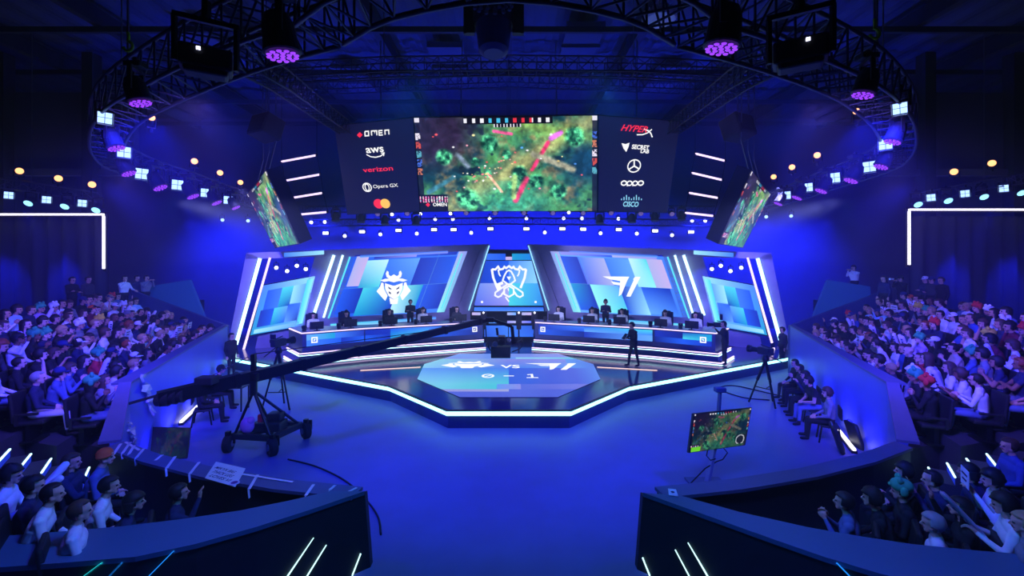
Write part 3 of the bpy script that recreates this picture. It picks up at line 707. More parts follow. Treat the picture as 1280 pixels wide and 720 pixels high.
# side screens facing the stands
for sg in (-1, 1):
    def X(x): return x if sg < 0 else 2 * CX - x
    # left-hand mesh corner order as seen: far-bottom, near-bottom, near-top, far-top
    q = [at(X(343), 309.5, 19.4), at(X(373), 304.5, 15.5), at(X(332), 214, 14.0), at(X(309), 243, 18.7)]
    if sg > 0: q = [q[1], q[0], q[3], q[2]]
    pl_ = Plane(q[0], q[1] - q[0], q[3] - q[0]); q[2] = pl_.px(*proj(q[2]))
    t = thing('hanging_screen', 'tilted side screen with game picture, hung above the %s wing of the stage' % ('horned helmet' if sg < 0 else 'winged T'), 'screen', (sg * 9, 16.5, 5.2))
    grid_screen(q, 110, 60, lambda x, y: hud(x, y, game_map(x, y)), 1.85).build('game_picture', M_game, t)
    pl = Plane(q[0], q[1] - q[0], q[3] - q[0]); n = pl.n
    g = MB(); c = sum(q, Vector()) / 4; g.prism([c + (p - c) * 1.02 - n * .02 for p in q], -n * .45); fixn(g.build('screen_body', M_black, t))
    g = MB(); top = [q[3], q[2]]
    for k in (.2, .5, .8):
        p = top[0].lerp(top[1], k) - n * .2; g.bar(p, p + Vector((sg * -.25, .1, 1.2)), .05); g.cyl(p + Vector((sg * -.25, .1, 1.2)), (p.x - sg * .3, p.y, 13.9), .02, n=6)
    g.build('suspension_cable', M_steel, t)
# ================================================================== trusses
def truss_mesh(path, size=.42, r=.028, pitch=.5, rb=.014, closed=False):
    """square lattice truss along a polyline: chords and braces, two collectors"""
    ch, br = MB(), MB(); path = [Vector(p) for p in path]; n = len(path)
    cor = []
    for i, p in enumerate(path):
        d = (path[min(i + 1, n - 1)] - path[max(i - 1, 0)]).normalized(); u = d.cross(Vector((0, 0, 1))).normalized() if abs(d.z) < .95 else Vector((1, 0, 0)); w = u.cross(d).normalized()
        cor.append([p + u * a * size / 2 + w * b * size / 2 for a, b in ((-1, -1), (1, -1), (1, 1), (-1, 1))])
    for k in range(4): ch.tube([c[k] for c in cor], r, 6)
    for i in range(n - 1):
        L = (path[i + 1] - path[i]).length; m = max(1, int(round(L / pitch)))
        for j in range(m):
            for k in range(4):
                a0 = cor[i][k].lerp(cor[i + 1][k], j / m); b1 = cor[i][(k + 1) % 4].lerp(cor[i + 1][(k + 1) % 4], (j + 1) / m); b0 = cor[i][(k + 1) % 4].lerp(cor[i + 1][(k + 1) % 4], j / m)
                br.cyl(a0, b1, rb, n=5, cap=False); br.cyl(a0, b0, rb, n=5, cap=False)
    return ch, br
def truss(label, path, m=None, cables=(), **k):
    path = [Vector(p) for p in path]; c = sum(path, Vector()) / len(path)
    t = thing('hanging_truss', label, 'lighting truss', c); m = m or M_darksteel
    ch, br = truss_mesh(path, **k); ch.build('chords', m, t, smooth=True); br.build('lattice', m, t)
    for i, p in enumerate(cables):
        g = MB(); g.cyl(p, (p[0], p[1], 14.4), .018, n=6); g.build('chain', M_steel, t)
    return t
K = 2.8; ZR = H + K
ringL = [(400, 13), (330, 36), (260, 65), (205, 93), (160, 120), (139, 145), (133, 170), (138, 186), (152, 199), (190, 214), (232, 226), (280, 242), (330, 257)]
ringR = [(872, 13), (942, 36), (1010, 62), (1064, 88), (1096, 112), (1118, 140), (1124, 168), (1118, 186), (1104, 199), (1070, 213), (1032, 226), (990, 242), (942, 257)]
def ring_pt(x, y, z=ZR): return on_z(x, y, z)
def smoothp(pts, n=3):
    out = []
    for i in range(len(pts) - 1):
        p0, p1, p2, p3 = pts[max(i - 1, 0)], pts[i], pts[i + 1], pts[min(i + 2, len(pts) - 1)]
        for j in range(n):
            t = j / n; out.append(.5 * ((2 * p1) + (-p0 + p2) * t + (2 * p0 - 5 * p1 + 4 * p2 - p3) * t * t + (-p0 + 3 * p1 - 3 * p2 + p3) * t ** 3))
    return out + [pts[-1]]
for nm, R_ in (('left', ringL), ('right', ringR)):
    pts = [ring_pt(*p) for p in R_]; pts = [Vector((p.x, p.y, ZR)) for p in pts]
    truss('big curved black lighting truss sweeping round the %s side above the floor' % nm, smoothp(pts, 3), M_darksteel, cables=[pts[4], pts[8]], size=.55, r=.03, pitch=.55)
front = [ring_pt(400, 13), Vector((-1.3, 4.35, ZR)), Vector((0, 4.0, ZR)), Vector((1.3, 4.35, ZR)), ring_pt(872, 13)]
truss('lighting truss crossing in front over the audience, at the top edge of the picture', smoothp(front, 3), size=.55, r=.03, pitch=.55)
# inner straight trusses
Yt = 15.8
truss('straight dark truss spanning the hall just in front of the main screen', [at(330, 92, Yt), at(480, 84, Yt), at(636, 82, Yt), at(792, 84, Yt), at(942, 92, Yt)], M_darksteel, cables=[at(480, 84, Yt), at(792, 84, Yt)], size=.5)
truss('high dark truss near the roof behind the big hanging lamp', [at(330, 110, 21.5), at(636, 98, 21.5), at(942, 110, 21.5)], size=.6)
truss('slanted blue truss running down to the left end of the main screen', [at(300, 70, 9.5), at(350, 100, 12), at(410, 145, 17), at(432, 160, 19.4)], size=.5)
truss('slanted blue truss running down to the right end of the main screen', [at(972, 70, 9.5), at(922, 100, 12), at(862, 145, 17), at(842, 160, 19.4)], size=.5)
truss('lower rear truss holding the rows of white lamps under the main screen', [at(380, 279, 28.5), at(636, 276, 28.5), at(892, 279, 28.5)], cables=[(-8, 28.5, 7.3), (8, 28.5, 7.3)], size=.4)
truss('upper rear truss behind the main screen', [at(380, 262, 29.2), at(636, 259, 29.2), at(892, 262, 29.2)], size=.4)
truss('truss with lamps over the left stand neon line', [at(-60, 222, 18.4), at(40, 234, 19.0), at(118, 246, 19.6)], M_steel, cables=[at(40, 234, 19.0)], size=.4)
truss('truss with lamps over the right stand neon line', [at(1154, 246, 19.6), at(1230, 231, 19.0), at(1335, 214, 18.4)], M_steel, cables=[at(1230, 231, 19.0)], size=.4)
# ================================================================== lamps
M_sq = emat('square_lamp_cell', rgb(150, 185, 255), 2.4)
M_bulb = emat('round_lamp_face', rgb(220, 222, 255), 4.0)
M_warm = emat('warm_lamp_face', rgb(255, 170, 110), 2.6)
M_lens = emat('purple_lens', rgb(150, 60, 255), 1.3)
M_cyl = emat('cyan_lens', rgb(140, 220, 255), 2.2)
M_dim = emat('dim_lilac_lens', rgb(150, 130, 230), .8)
def basis(d, up=Vector((0, 0, 1))):
    d = Vector(d).normalized(); x = d.cross(up)
    x = x.normalized() if x.length > 1e-4 else Vector((1, 0, 0)); z = x.cross(d).normalized()
    return Matrix((x, d, z)).transposed()            # local x right, y forward (beam), z up
def yoke(g, p, m, w, L, top=None):
    """U bracket from the body's sides up to the truss"""
    top = top or Vector((0, 0, L))
    x = m @ Vector((1, 0, 0)); a = p + x * w; b = p - x * w
    g.bar(a, a + top * .7, .03); g.bar(b, b + top * .7, .03); g.bar(a + top * .7, b + top * .7, .03); g.cyl(p + top * .7, p + top, .03, n=8)
def square_lamp(p, aim, s, label, group=None, L=.4):
    """square four-cell lamp with barn doors"""
    m = basis(aim - p); t = thing('square_spotlight', label, 'stage lamp', p, group)
    g = MB(); g.box(p - m @ Vector((0, .09, 0)), (s, .18, s), m); 
    for k, (dx, dz, rx, rz) in enumerate(((0, .5, s, .01), (0, -.5, s, .01), (.5, 0, .01, s), (-.5, 0, .01, s))): g.box(p + m @ Vector((dx * s * 1.06, .05, dz * s * 1.06)), (rx, .16, rz), m)
    g.build('housing', M_blackmetal, t)
    g = MB(); w = s * .43
    for dx in (-1, 1):
        for dz in (-1, 1): g.box(p + m @ Vector((dx * s * .24, .005, dz * s * .24)), (w, .02, w), m)
    g.build('light_cells', M_sq, t)
    g = MB(); yoke(g, p - m @ Vector((0, .08, 0)), m, s * .56, L); g.build('bracket', M_blackmetal, t); return t
def round_lamp(p, aim, r, label, group=None, face=None, L=.35, name='round_spotlight'):
    m = basis(aim - p); d = m @ Vector((0, 1, 0)); t = thing(name, label, 'stage lamp', p, group)
    g = MB(); g.lathe(p - d * r * 2.4, d, [(0, r * .55), (r * .3, r * .8), (r * 1.2, r * .9), (r * 2.4, r * 1.08), (r * 2.5, r * 1.08)], 16); g.build('housing', M_blackmetal, t, smooth=False)
    g = MB(); g.lathe(p + d * r * .11, d, [(0, r), (r * .06, r * .8), (r * .1, r * .2)], 16); g.build('lens', face or M_bulb, t)
    g = MB(); yoke(g, p - d * r * 1.2, m, r * 1.15, L); g.build('bracket', M_blackmetal, t); return t
def moving_head(p, aim, r, label, group=None, face=None, L=.7, cells=True):
    """moving-head wash lamp: base box, two-armed yoke, drum head with honeycomb of lenses; p = lens centre"""
    m = basis(aim - p); d = m @ Vector((0, 1, 0)); t = thing('moving_head_spotlight', label, 'stage lamp', p, group)
    piv = p - d * r * 1.3
    g = MB(); g.lathe(p - d * r * 2.6, d, [(0, r * .35), (r * .25, r * .72), (r * .9, r * .95), (r * 2.2, r * 1.05), (r * 2.55, r * 1.12), (r * 2.62, r * 1.0)], 20); g.build('head', M_black, t, smooth=False)
    g = MB()
    if cells:
        g2 = [(0, 0)] + [(math.cos(a) * .42, math.sin(a) * .42) for a in [k * math.pi / 3 for k in range(6)]] + [(math.cos(a) * .80, math.sin(a) * .80) for a in [k * math.pi / 6 + .26 for k in range(12)]]
        for a, b in g2:
            c = p + m @ Vector((a * r, .025 * 1, b * r)); g.lathe(c, d, [(0, r * .17), (r * .06, r * .13), (r * .09, r * .02)], 8)
    else: g.lathe(p + d * .02, d, [(0, r * .95), (r * .05, r * .85), (r * .12, r * .3)], 20)
    g.build('lens', face or M_lens, t)
    x = m @ Vector((1, 0, 0)); x = Vector((x.x, x.y, 0)).normalized(); g = MB()
    for s in (-1, 1):
        a = piv + x * s * r * 1.2; g.bar(a - Vector((0, 0, r * .35)), a + Vector((0, 0, L * .75)), r * .16, r * .42)
    g.bar(piv + x * r * 1.28 + Vector((0, 0, L * .75)), piv - x * r * 1.28 + Vector((0, 0, L * .75)), r * .42, r * .25); g.build('yoke', M_black, t)
    g = MB(); g.rbox(piv + Vector((0, 0, L * .75 + r * .45)), (r * 1.7, r * 1.2, r * .55), r * .08); g.bar(piv + Vector((0, 0, L * .75 + r * .6)), piv + Vector((0, 0, L * .75 + r * 1.1)), .05); g.build('base', M_black, t); return t
STG = Vector((0, 18, 1.0)); FRONT = Vector((0, 3, 3.5))
def seqlabel(fmt, n): return [fmt % ORD[i] for i in range(n)]
# bright square lamps along the ring
sqL = [((131, 147), .40), ((155, 190), .42), ((177, 217), .42), ((222, 231), .46), ((257, 241), .46), ((285, 250), .46)]
sqR = [((1125, 135), .40), ((1107, 180), .42), ((1087, 208), .42), ((1043, 222), .46), ((1010, 234), .46), ((983, 244), .46)]
zl = ZR - .35
for nm, L_ in (('left', sqL), ('right', sqR)):
    for i, ((x, y), s) in enumerate(L_):
        p = on_z(x, y, zl); 
        s_px = [15, 14, 14, 13, 11, 10][i]; s = s_px * p.y / F
        square_lamp(p, Vector((0, 4, 2.6)) if i > 1 else Vector((-1.5 if nm == 'left' else 1.5, 2.5, 4.2)), s, '%s bright square lamp on the %s curve of the ring truss, counted from the camera' % (ORD[i], nm), 'bright square lamps on the ring truss', L=.35)
# purple moving heads along the ring
mhL = [(353, 67, 21), (175, 127, 13), (145, 184, 10), (160.6, 216, 8.5), (200, 234, 8.5), (241, 245, 7.5), (270.6, 253, 6.5), (294.6, 259, 5.5)]
mhR = [(902, 58, 21), (1079, 117, 13), (1116, 176, 10), (1101.7, 207.5, 8.5), (1064, 225, 8.5), (1026.7, 238, 7.5), (996.5, 246.7, 6.5), (973, 254, 5.5)]
for nm, L_ in (('left', mhL), ('right', mhR)):
    for i, (x, y, rp) in enumerate(L_):
        p = on_z(x, y, ZR - .72); r = rp * p.y / F * .95
        moving_head(p, Vector((p.x * .55, p.y + .6 if i else p.y + .5, -1.0)), r, '%s purple honeycomb lamp on the %s curve of the ring truss, counted from the camera' % (ORD[i], nm), 'purple moving heads on the ring truss', L=max(.3, min(.7, r * 2.6)))
for nm, (x, y) in (('left', (258, 68)), ('right', (1000, 58))):
    p = on_z(x, y + 8, ZR - .75); t = thing('hanging_projector', 'long dark lamp box with a small white light, hung under the near %s ring truss' % nm, 'projector', p)
    s = -1 if nm == 'left' else 1
    m = Matrix.Rotation(s * -.55, 3, 'Z'); g = MB(); g.rbox(p, (.46, .26, .22), .03, m); g.rbox(p + Vector((0, 0, -.12)), (.38, .22, .08), .03, m); g.build('housing', M_black, t)
    g = MB(); g.bar(p + m @ Vector((.26, 0, -.05)), p + m @ Vector((.26, 0, .4)), .04); g.bar(p + m @ Vector((-.26, 0, -.05)), p + m @ Vector((-.26, 0, .4)), .04); g.bar(p + m @ Vector((-.28, 0, .4)), p + m @ Vector((.28, 0, .4)), .05); g.bar(p + m @ Vector((0, 0, .4)), p + m @ Vector((0, 0, .6)), .06); g.build('bracket', M_blackmetal, t)
    g = MB(); q = p + m @ Vector((s * .06, -.135, .06)); g.box(q, (.035, .012, .03), m); g.build('indicator_light', M_bulb, t)
# warm little lamps above the ring and the side trusses
for nm, L_ in (('left', [(189.5, 147, 8.6), (243, 201.5, 13.5), (275, 216, 16.2), (300.5, 228, 18.8)]), ('right', [(1070.5, 139, 8.6), (1021.5, 194, 13.0), (990, 209, 15.5), (967, 221, 18.2)])):
    for i, (x, y, Y) in enumerate(L_):
        p = at(x, y, Y); r = [4.6, 4.6, 4.2, 3.8][i] * Y / F * .8
        round_lamp(p, Vector((0, 2, 4)), r, '%s small warm orange lamp on the %s curve of the ring truss, from the camera' % (ORD[i], nm), 'warm lamps on the ring truss', M_warm, L=-.3)
for nm, L_ in (('left', [(24.3, 213.7), (73, 223), (115, 230.7)]), ('right', [(1192.5, 214.7), (1240, 204)])):
    for i, (x, y) in enumerate(L_):
        p = at(x, y, 18.7); round_lamp(p, Vector((0, 4, 4)), .13, '%s small warm orange lamp atop the %s stand truss, counted from the stage' % (ORD[2 - i if nm == 'left' else i], nm), 'warm lamps on the stand trusses', M_warm, L=-.35)
for nm, L_ in (('left', [(102.6, 254), (58, 249.6), (10.6, 244)]), ('right', [(1164, 247), (1206.5, 242), (1255, 235.5)])):
    for i, (x, y) in enumerate(L_):
        p = at(x, y, 18.7); square_lamp(p, Vector((0, 6, 2)), .30, '%s bright square lamp above the %s stand neon line, counted outward from the stage' % (ORD[i], nm), 'square lamps on the stand trusses', L=.35)
for nm, L_ in (('left', [(120, 262.5), (81, 258), (35.4, 254)]), ('right', [(1147.6, 255.5), (1185.3, 250.8), (1230, 246), (1277, 241)])):
    for i, (x, y) in enumerate(L_):
        p = at(x, y, 18.9); moving_head(p, p + Vector((-.25 if nm == 'right' else .25, -.9, -.9)), .155, '%s pale cyan round lamp above the %s stand neon line, counted outward from the stage' % (ORD[i], nm), 'cyan moving heads on the stand trusses', M_cyl, L=.45, cells=False)
# rows under the big screen
rows = [('rectangular white lamp in the row below the main screen', [(406.8, 291.4), (452.5, 289.6), (498, 288), (542.5, 287), (567, 287), (613, 286), (658, 286), (703, 286), (729, 286.5), (773.5, 287), (819, 288.6), (864, 290)], 28.2, 'rect'),
        ('round white lamp in the lowest row above the stage wall', [(431, 295), (475.5, 293), (521, 292), (589, 291), (681, 290.6), (750.7, 291.6), (796, 292), (840, 294)], 28.0, 'round'),
        ('round white lamp in the middle row under the main screen', [(389, 278), (406, 277.4), (498, 275), (544, 274), (566, 274), (612, 273), (658, 273), (704.6, 273), (727.5, 273), (773, 273.6), (865, 276), (881.5, 276)], 28.5, 'round'),
        ('small round white lamp right under the main screen edge', [(490, 268), (525.5, 267.5), (563, 267), (711, 265.6)], 28.9, 'round')]
for lab, L_, Y, k in rows:
    for i, (x, y) in enumerate(L_):
        p = at(x, y, Y); lb = '%s %s, from the left' % (ORD[i], lab)
        if k == 'round': round_lamp(p, Vector((p.x * .4, 0, 3.4)), .105, lb, lab.split(' in ')[0] + 's under the main screen', L=.3)
        else:
            t = thing('rectangular_spotlight', lb, 'stage lamp', p, 'rectangular lamps under the main screen'); g = MB(); g.box(p + Vector((0, .1, 0)), (.40, .16, .26)); g.build('housing', M_blackmetal, t)
            g = MB(); g.box(p + Vector((-.09, .01, 0)), (.16, .02, .17)); g.box(p + Vector((.09, .01, 0)), (.16, .02, .17)); g.build('light_cells', M_bulb, t)
            g = MB(); yoke(g, p + Vector((0, .1, 0)), Matrix.Identity(3), .21, .3); g.build('bracket', M_blackmetal, t)
for nm, L_ in (('left', [(278, 275), (310, 276)]), ('right', [(957.8, 271), (989, 270)])):
    for i, (x, y) in enumerate(L_):
        p = at(x, y, 27.5); round_lamp(p, Vector((0, 4, 3)), .10, '%s small blue-white lamp on the dark wall %s of the stage, counted from the stage' % (ORD[1 - i if nm == 'left' else i], nm), 'far small lamps beside the stage', M_sq, L=.4)
for nm in ('wing',):
    for sg in (-1, 1):
        for i, (x, y) in enumerate([(345.4, 334.7), (358.9, 338.9), (371, 332.2), (382.2, 336.3)]):
            p = at(x if sg < 0 else 2 * CX - x, y, 27.0); round_lamp(p, Vector((0, 2, 4)), .11, '%s white lamp seen through the opening of the %s stage wing, counted inward' % (ORD[i], 'horned helmet' if sg < 0 else 'winged T'), 'lamps behind the stage wing openings', L=.4)
# dim heads just below the screen
dm = [(472, 266), (509, 265.5), (582.7, 264.8), (619, 264.8), (655, 264.8), (691, 264.8), (729, 264.8), (764, 264.8), (801, 265.5), (840, 266)]
for i, (x, y) in enumerate(dm):
    p = at(x, y + 1.5, 24.0); moving_head(p, Vector((p.x * .8, 12, 1.0)), .125, '%s dim lilac lamp face peeping out under the main screen, counted from the left' % ORD[i], 'dim heads under the main screen', M_dim, L=.3)
dk = [(419.6, 276), (451, 278), (481, 280), (520, 281), (749.7, 279), (790, 278), (818.7, 276), (852, 275)]
for i, (x, y) in enumerate(dk):
    p = at(x, y, 21.5); moving_head(p, p + Vector((0, -.12, -1)), .17, '%s dark unlit lamp hanging as a silhouette under the main screen, from the left' % ORD[i], 'dark heads under the main screen', mat('dead_lens', rgb(40, 42, 90), .2), L=.4)
# horizontal tube lights between the screens
tub = [[(352, 202, 396, 194), (356, 226, 400.6, 218), (361, 248, 404, 241), (365.5, 269, 409.5, 265)], [(869, 192, 906.6, 201), (864.4, 216, 903, 225), (861, 241, 898, 247.5), (856, 266, 892.4, 270)]]
for k, L_ in enumerate(tub):
    fr = [at(L_[0][0], 175, 20), at(L_[0][2], 170, 20)]
    for i, (x0, y0, x1, y1) in enumerate(L_):
        p, q = at(x0, y0, 20.0), at(x1, y1, 19.4); t = thing('hanging_tube_light', '%s pinkish tube light from the top, between main screen and %s side screen' % (ORD[i], ('left', 'right')[k]), 'tube light', (p + q) / 2, 'tube lights beside the main screen')
        g = MB(); g.cyl(p, q, .045, n=8); g.build('tube', M_neonp, t)
        g = MB(); d = (q - p).normalized()
        for e in (p, q): g.box(e, (.08, .08, .12))
        up = at(L_[i - 1][0], L_[i - 1][1], 20.0) if i else p + Vector((0, 0, 3.2)); uq = at(L_[i - 1][2], L_[i - 1][3], 19.4) if i else q + Vector((0, 0, 3.0))
        g.cyl(p + Vector((0, 0, .05)), up, .012, n=5); g.cyl(q + Vector((0, 0, .05)), uq, .012, n=5); g.build('fitting', M_blackmetal, t)
# big centre moving head over the floor
p = at(617, 68, 9.0); t = thing('moving_head_spotlight', 'large dark moving-head lamp with blue-lit barrel, hanging at the top middle', 'stage lamp', p)
g = MB(); g.lathe(p, (0, .12, 1), [(0, .20), (.08, .30), (.55, .36), (.62, .36)], 24); g.build('barrel', M_navy, t, smooth=False)
g = MB(); g.lathe(p + Vector((0, .08, .62)), (0, .12, 1), [(0, .38), (.1, .42), (.5, .42), (.75, .30)], 24); g.build('head', M_black, t)
g = MB()
for rr, n in ((.12, 5), (.25, 9), (.36, 13)):
    for i in range(n):
        a = 2 * math.pi * i / n; g.lathe(p + Vector((math.cos(a) * rr, -.30 + math.sin(a) * rr * .35, .78 + math.sin(a) * rr * .55)), (0, -.8, .25), [(0, .045), (.03, .03)], 7)
g.build('honeycomb', M_steel, t)
g = MB()
for s in (-1, 1): g.bar(p + Vector((s * .50, .1, .45)), p + Vector((s * .50, .1, 1.7)), .10, .22); g.box(p + Vector((s * .46, -.05, .42)), (.16, .12, .08))
g.bar(p + Vector((-.5, .1, 1.7)), p + Vector((.5, .1, 1.7)), .2, .14); g.rbox(p + Vector((0, .1, 1.95)), (.8, .5, .35), .04); g.bar(p + Vector((0, .1, 2.1)), p + Vector((0, .1, 9)), .06); g.build('yoke', M_black, t)
# white disc aerial
p = at(824, 25, 10.5); t = thing('hanging_ceiling_disc', 'round white disc with ribbed rim hanging under the roof right of the top middle', 'ceiling disc', p)
g = MB(); g.lathe(p - Vector((0, 0, .02)), (0, 0, 1), [(0, .36), (.03, .38)], 32); g.build('face', mat('white_plastic', rgb(235, 235, 245), .4), t)
g = MB()
for i in range(28):
    a = 2 * math.pi * i / 28; g.box(p + Vector((math.cos(a) * .37, math.sin(a) * .37, .09)), (.05, .03, .16), Matrix.Rotation(a, 3, 'Z'))
g.cyl(p + Vector((0, 0, .1)), p + Vector((0, 0, 4)), .02, n=6); g.lathe(p + Vector((0, 0, .03)), (0, 0, 1), [(0, .34), (.14, .34)], 28); g.build('rim', mat('white_plastic', rgb(235, 235, 245), .4), t)
for nm, x, y in (('left', 160, 52), ('right', 1093, 36)):
    p = on_z(x, y, ZR + .55); t = thing('hanging_hook', 'bright yellow-green lifting hook above the %s ring truss' % nm, 'hook', p)
    pts = [p + Vector((math.sin(a) * .07, 0, math.cos(a) * .07 - .07)) for a in [k * .45 for k in range(11)]]
    g = MB(); g.tube([p + Vector((0, 0, .14)), p + Vector((.01, 0, .07))] + pts, .022, 7); g.build('hook', mat('lime_paint', rgb(190, 255, 30), .4), t)
    g = MB(); g.cyl(p + Vector((0, 0, .12)), p + Vector((0, 0, 5)), .014, n=6); g.build('chain', M_steel, t)
# loudspeaker boxes hung left and right beside the side screens
for nm, x in (('left', 333), ('right', 922)):
    s = -1 if nm == 'left' else 1
    p = at(x, 160, 15.5); t = thing('hanging_speaker', 'dark loudspeaker box hung above the %s side screen' % nm, 'loudspeaker', p)
    m = Matrix.Rotation(s * .5, 3, 'Z') @ Matrix.Rotation(-.3, 3, 'X'); g = MB(); g.rbox(p, (.9, .7, .75), .04, m); g.build('cabinet', M_black, t)
    g = MB(); g.box(p + m @ Vector((0, -.36, 0)), (.8, .02, .62), m); g.build('grille', M_darkmat, t); g = MB(); g.cyl(p + Vector((0, 0, .35)), p + Vector((0, 0, 6.6)), .02, n=6); g.build('suspension_cable', M_steel, t)
# ================================================================== arena walls and stands
PAR = [Vector((-11.8, 18.8)), Vector((-8.2, 9.7)), Vector((-7.6, 8.75))]
def wallseg(a, b, z0, z1, th, m, name, lean=0.0):
    d = (b - a); n = Vector((d.y, -d.x)).normalized()
    g = MB(); g.prism([(a.x, a.y, z0), (b.x, b.y, z0), (b.x + n.x * lean, b.y + n.y * lean, z1), (a.x + n.x * lean, a.y + n.y * lean, z1)], (n.x * th, n.y * th, 0)); return fixn(struct(name, g, m))
def on_vertical(p, q, x, y):
    """pixel ray to the vertical plane through plan points p, q"""
    pl = Plane((p.x, p.y, 0), (q.x - p.x, q.y - p.y, 0), (0, 0, 1)); return pl.px(x, y)
ROWS = {}
for sg in (-1, 1):
    nm = 'left' if sg < 0 else 'right'
    def V(x, y): return Vector((x if sg < 0 else -x, y))
    P = [V(p.x, p.y) for p in PAR]
    out = V(-.93, -.37)
    # parapet in front of the stand
    for i in range(2):
        a, b = P[i], P[i + 1]; n = out.normalized() * .16
        z1a = 2.0 if i == 0 else 2.0; z1b = 2.0 if i == 0 else 1.12
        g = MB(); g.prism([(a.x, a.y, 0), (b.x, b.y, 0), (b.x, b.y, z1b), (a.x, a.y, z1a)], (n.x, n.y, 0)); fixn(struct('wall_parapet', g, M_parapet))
        g = MB(); nn = out.normalized() * (.22 if i == 0 else .26); c0 = [(a.x - nn.x * .1, a.y - nn.y * .1, z1a), (b.x - nn.x * .1, b.y - nn.y * .1, z1b), (b.x + nn.x * (1.5 if i == 0 else 1.3), b.y + nn.y * (1.5 if i == 0 else 1.3), z1b), (a.x + nn.x * .75, a.y + nn.y * .75, z1a)]
        g.prism(c0, (0, 0, .05)); fixn(struct('trim_parapet', g, M_capping))
    # end wall of the stand towards the stage
    E0, E1 = P[0], V(-17.5, 20.45)
    g = MB(); g.prism([(E0.x, E0.y, 0), (E1.x, E1.y, 0), (E1.x, E1.y, 3.5), (E0.x, E0.y, 2.0)], (0, .14, 0)); fixn(struct('wall_stand_end', g, M_navy))
    g = MB(); q = [at(x if sg < 0 else 2 * CX - x, y, 21.6) for x, y in ((184, 358), (237, 350), (256, 398), (256, 440), (184, 440))]; g.prism(q, (0, .14, 0)); g2 = MB(); g2.box((sg * 17.5, 22.5, 1.37), (3.4, 1.5, 2.74)); struct('floor_ramp', g2, M_tier); fixn(struct('wall_ramp', g, mat('teal_panel', rgb(70, 130, 165), .5)))
    # stepped tiers
    d = V(.368, -.93); e = V(-.958, .29)
    for i in range(7):
        z = .75 + .24 * i if i < 6 else 2.3
        s0 = P[0] + e * (.32 + .95 * i * 1.02); w = e * (.97 if i < 6 else 1.6)
        nq = V(-.58, .8).normalized(); L = ((s0 - V(-8.57, 9.14)).dot(nq) - .02) / -d.dot(nq)
        a0, a1 = s0, s0 + w; b0, b1 = s0 + d * L, s0 + d * L + w
        g = MB(); g.prism([(a0.x, a0.y, 0), (a1.x, a1.y, 0), (b1.x, b1.y, 0), (b0.x, b0.y, 0)], (0, 0, z)); fixn(struct('floor_tier', g, M_tier))
        if i < 6: ROWS[(sg, i)] = (s0 + w * .76, d, e, z, L - .12)
    # lower block between the stand and the near wall
    # lit steps between the lower block and the stand
    t = None
    for i in range(5):
        z0 = .45 + .16 * i; b_ = V(-8.13 - .224 * i, 8.54 - .162 * i); up_ = V(-.58, .8) * .75; run_ = V(-.224, -.162)
        g = MB(); q = [b_, b_ + run_ * (1 if i < 4 else 4), b_ + run_ * (1 if i < 4 else 4) + up_, b_ + up_]; g.prism([(p.x, p.y, 0) for p in q], (0, 0, z0)); fixn(struct('floor_step', g, M_tier))
        if i == (4 if sg > 0 else 1): continue
        g = MB(); q2 = [b_ + up_ - run_ * .02, b_ - run_ * .02]; g.prism([(q2[0].x, q2[0].y, z0 - .15), (q2[1].x, q2[1].y, z0 - .15), (q2[1].x, q2[1].y, z0 - .02), (q2[0].x, q2[0].y, z0 - .02)], (.004 * -sg, 0, 0))
        tt = thing('step_light', '%s lit blue step up from the aisle beside the %s stand, with white nosing' % (ORD[i if sg > 0 or i == 0 else i - 1], nm), 'step light', (q2[0].x, q2[0].y, z0 - .1)); o = fixn(g.build('riser_glow', M_bluestep, tt))
        g = MB(); g.bar((q2[0].x, q2[0].y, z0), (q2[1].x, q2[1].y, z0), .028, .024); g.build('nosing', M_neonc, tt)
    # curved low wall of the lower block facing the arena floor
    arcp = [V(-7.6, 8.75), V(-6.4, 8.15), V(-5.0, 7.6), V(-3.6, 7.2), V(-2.30, 6.95)]
    g = MB(); z1 = 1.12
    inn = [p + V(-.05, -.22) for p in arcp]
    for i in range(4): g.prism([(arcp[i].x, arcp[i].y, 0), (arcp[i + 1].x, arcp[i + 1].y, 0), (inn[i + 1].x, inn[i + 1].y, 0), (inn[i].x, inn[i].y, 0)], (0, 0, z1 - .05))
    fixn(struct('wall_lower', g, M_black))
    g = MB(); o_ = [p + V(.02, .05) for p in arcp]; n_ = [p + V(-.05, -.27) for p in arcp]
    for i in range(4): g.prism([(o_[i].x, o_[i].y, z1 - .05), (o_[i + 1].x, o_[i + 1].y, z1 - .05), (n_[i + 1].x, n_[i + 1].y, z1 - .05), (n_[i].x, n_[i].y, z1 - .05)], (0, 0, .05))
    fixn(struct('trim_lower', g, M_capping))
    # nearest curved wall with broad ledge
    if sg < 0: fo = [(455.6, 614), (388, 637), (319, 659), (244, 680), (169, 696), (85, 703), (0, 709), (-80, 712)]; fi = [(412, 614), (360, 626), (300, 638), (225, 649), (150, 658), (75, 664.5), (0, 670), (-80, 674)]
    else: fo = [(804, 616), (880, 643), (961, 672), (1030, 696), (1100, 717), (1170, 733), (1280, 752), (1380, 766)]; fi = [(849, 619), (925, 640), (1010, 659), (1080, 671), (1140, 680), (1210, 687), (1280, 693), (1380, 700)]
    wo = [on_z(x, y, 1.14) for x, y in fo]; wi = [on_z(x, y, 1.14) for x, y in fi]
    g = MB()
    for i in range(len(wo) - 1): g.prism([wo[i], wo[i + 1], wi[i + 1], wi[i]], (0, 0, -.06))
    fixn(struct('trim_near_wall', g, mat('teal_ledge', rgb(70, 105, 140), .42)))
    g = MB(); base = [Vector((p.x + (.10 if sg < 0 else -.10) * (1 if i == 0 else .3), p.y - .03, 0)) for i, p in enumerate(wo)]
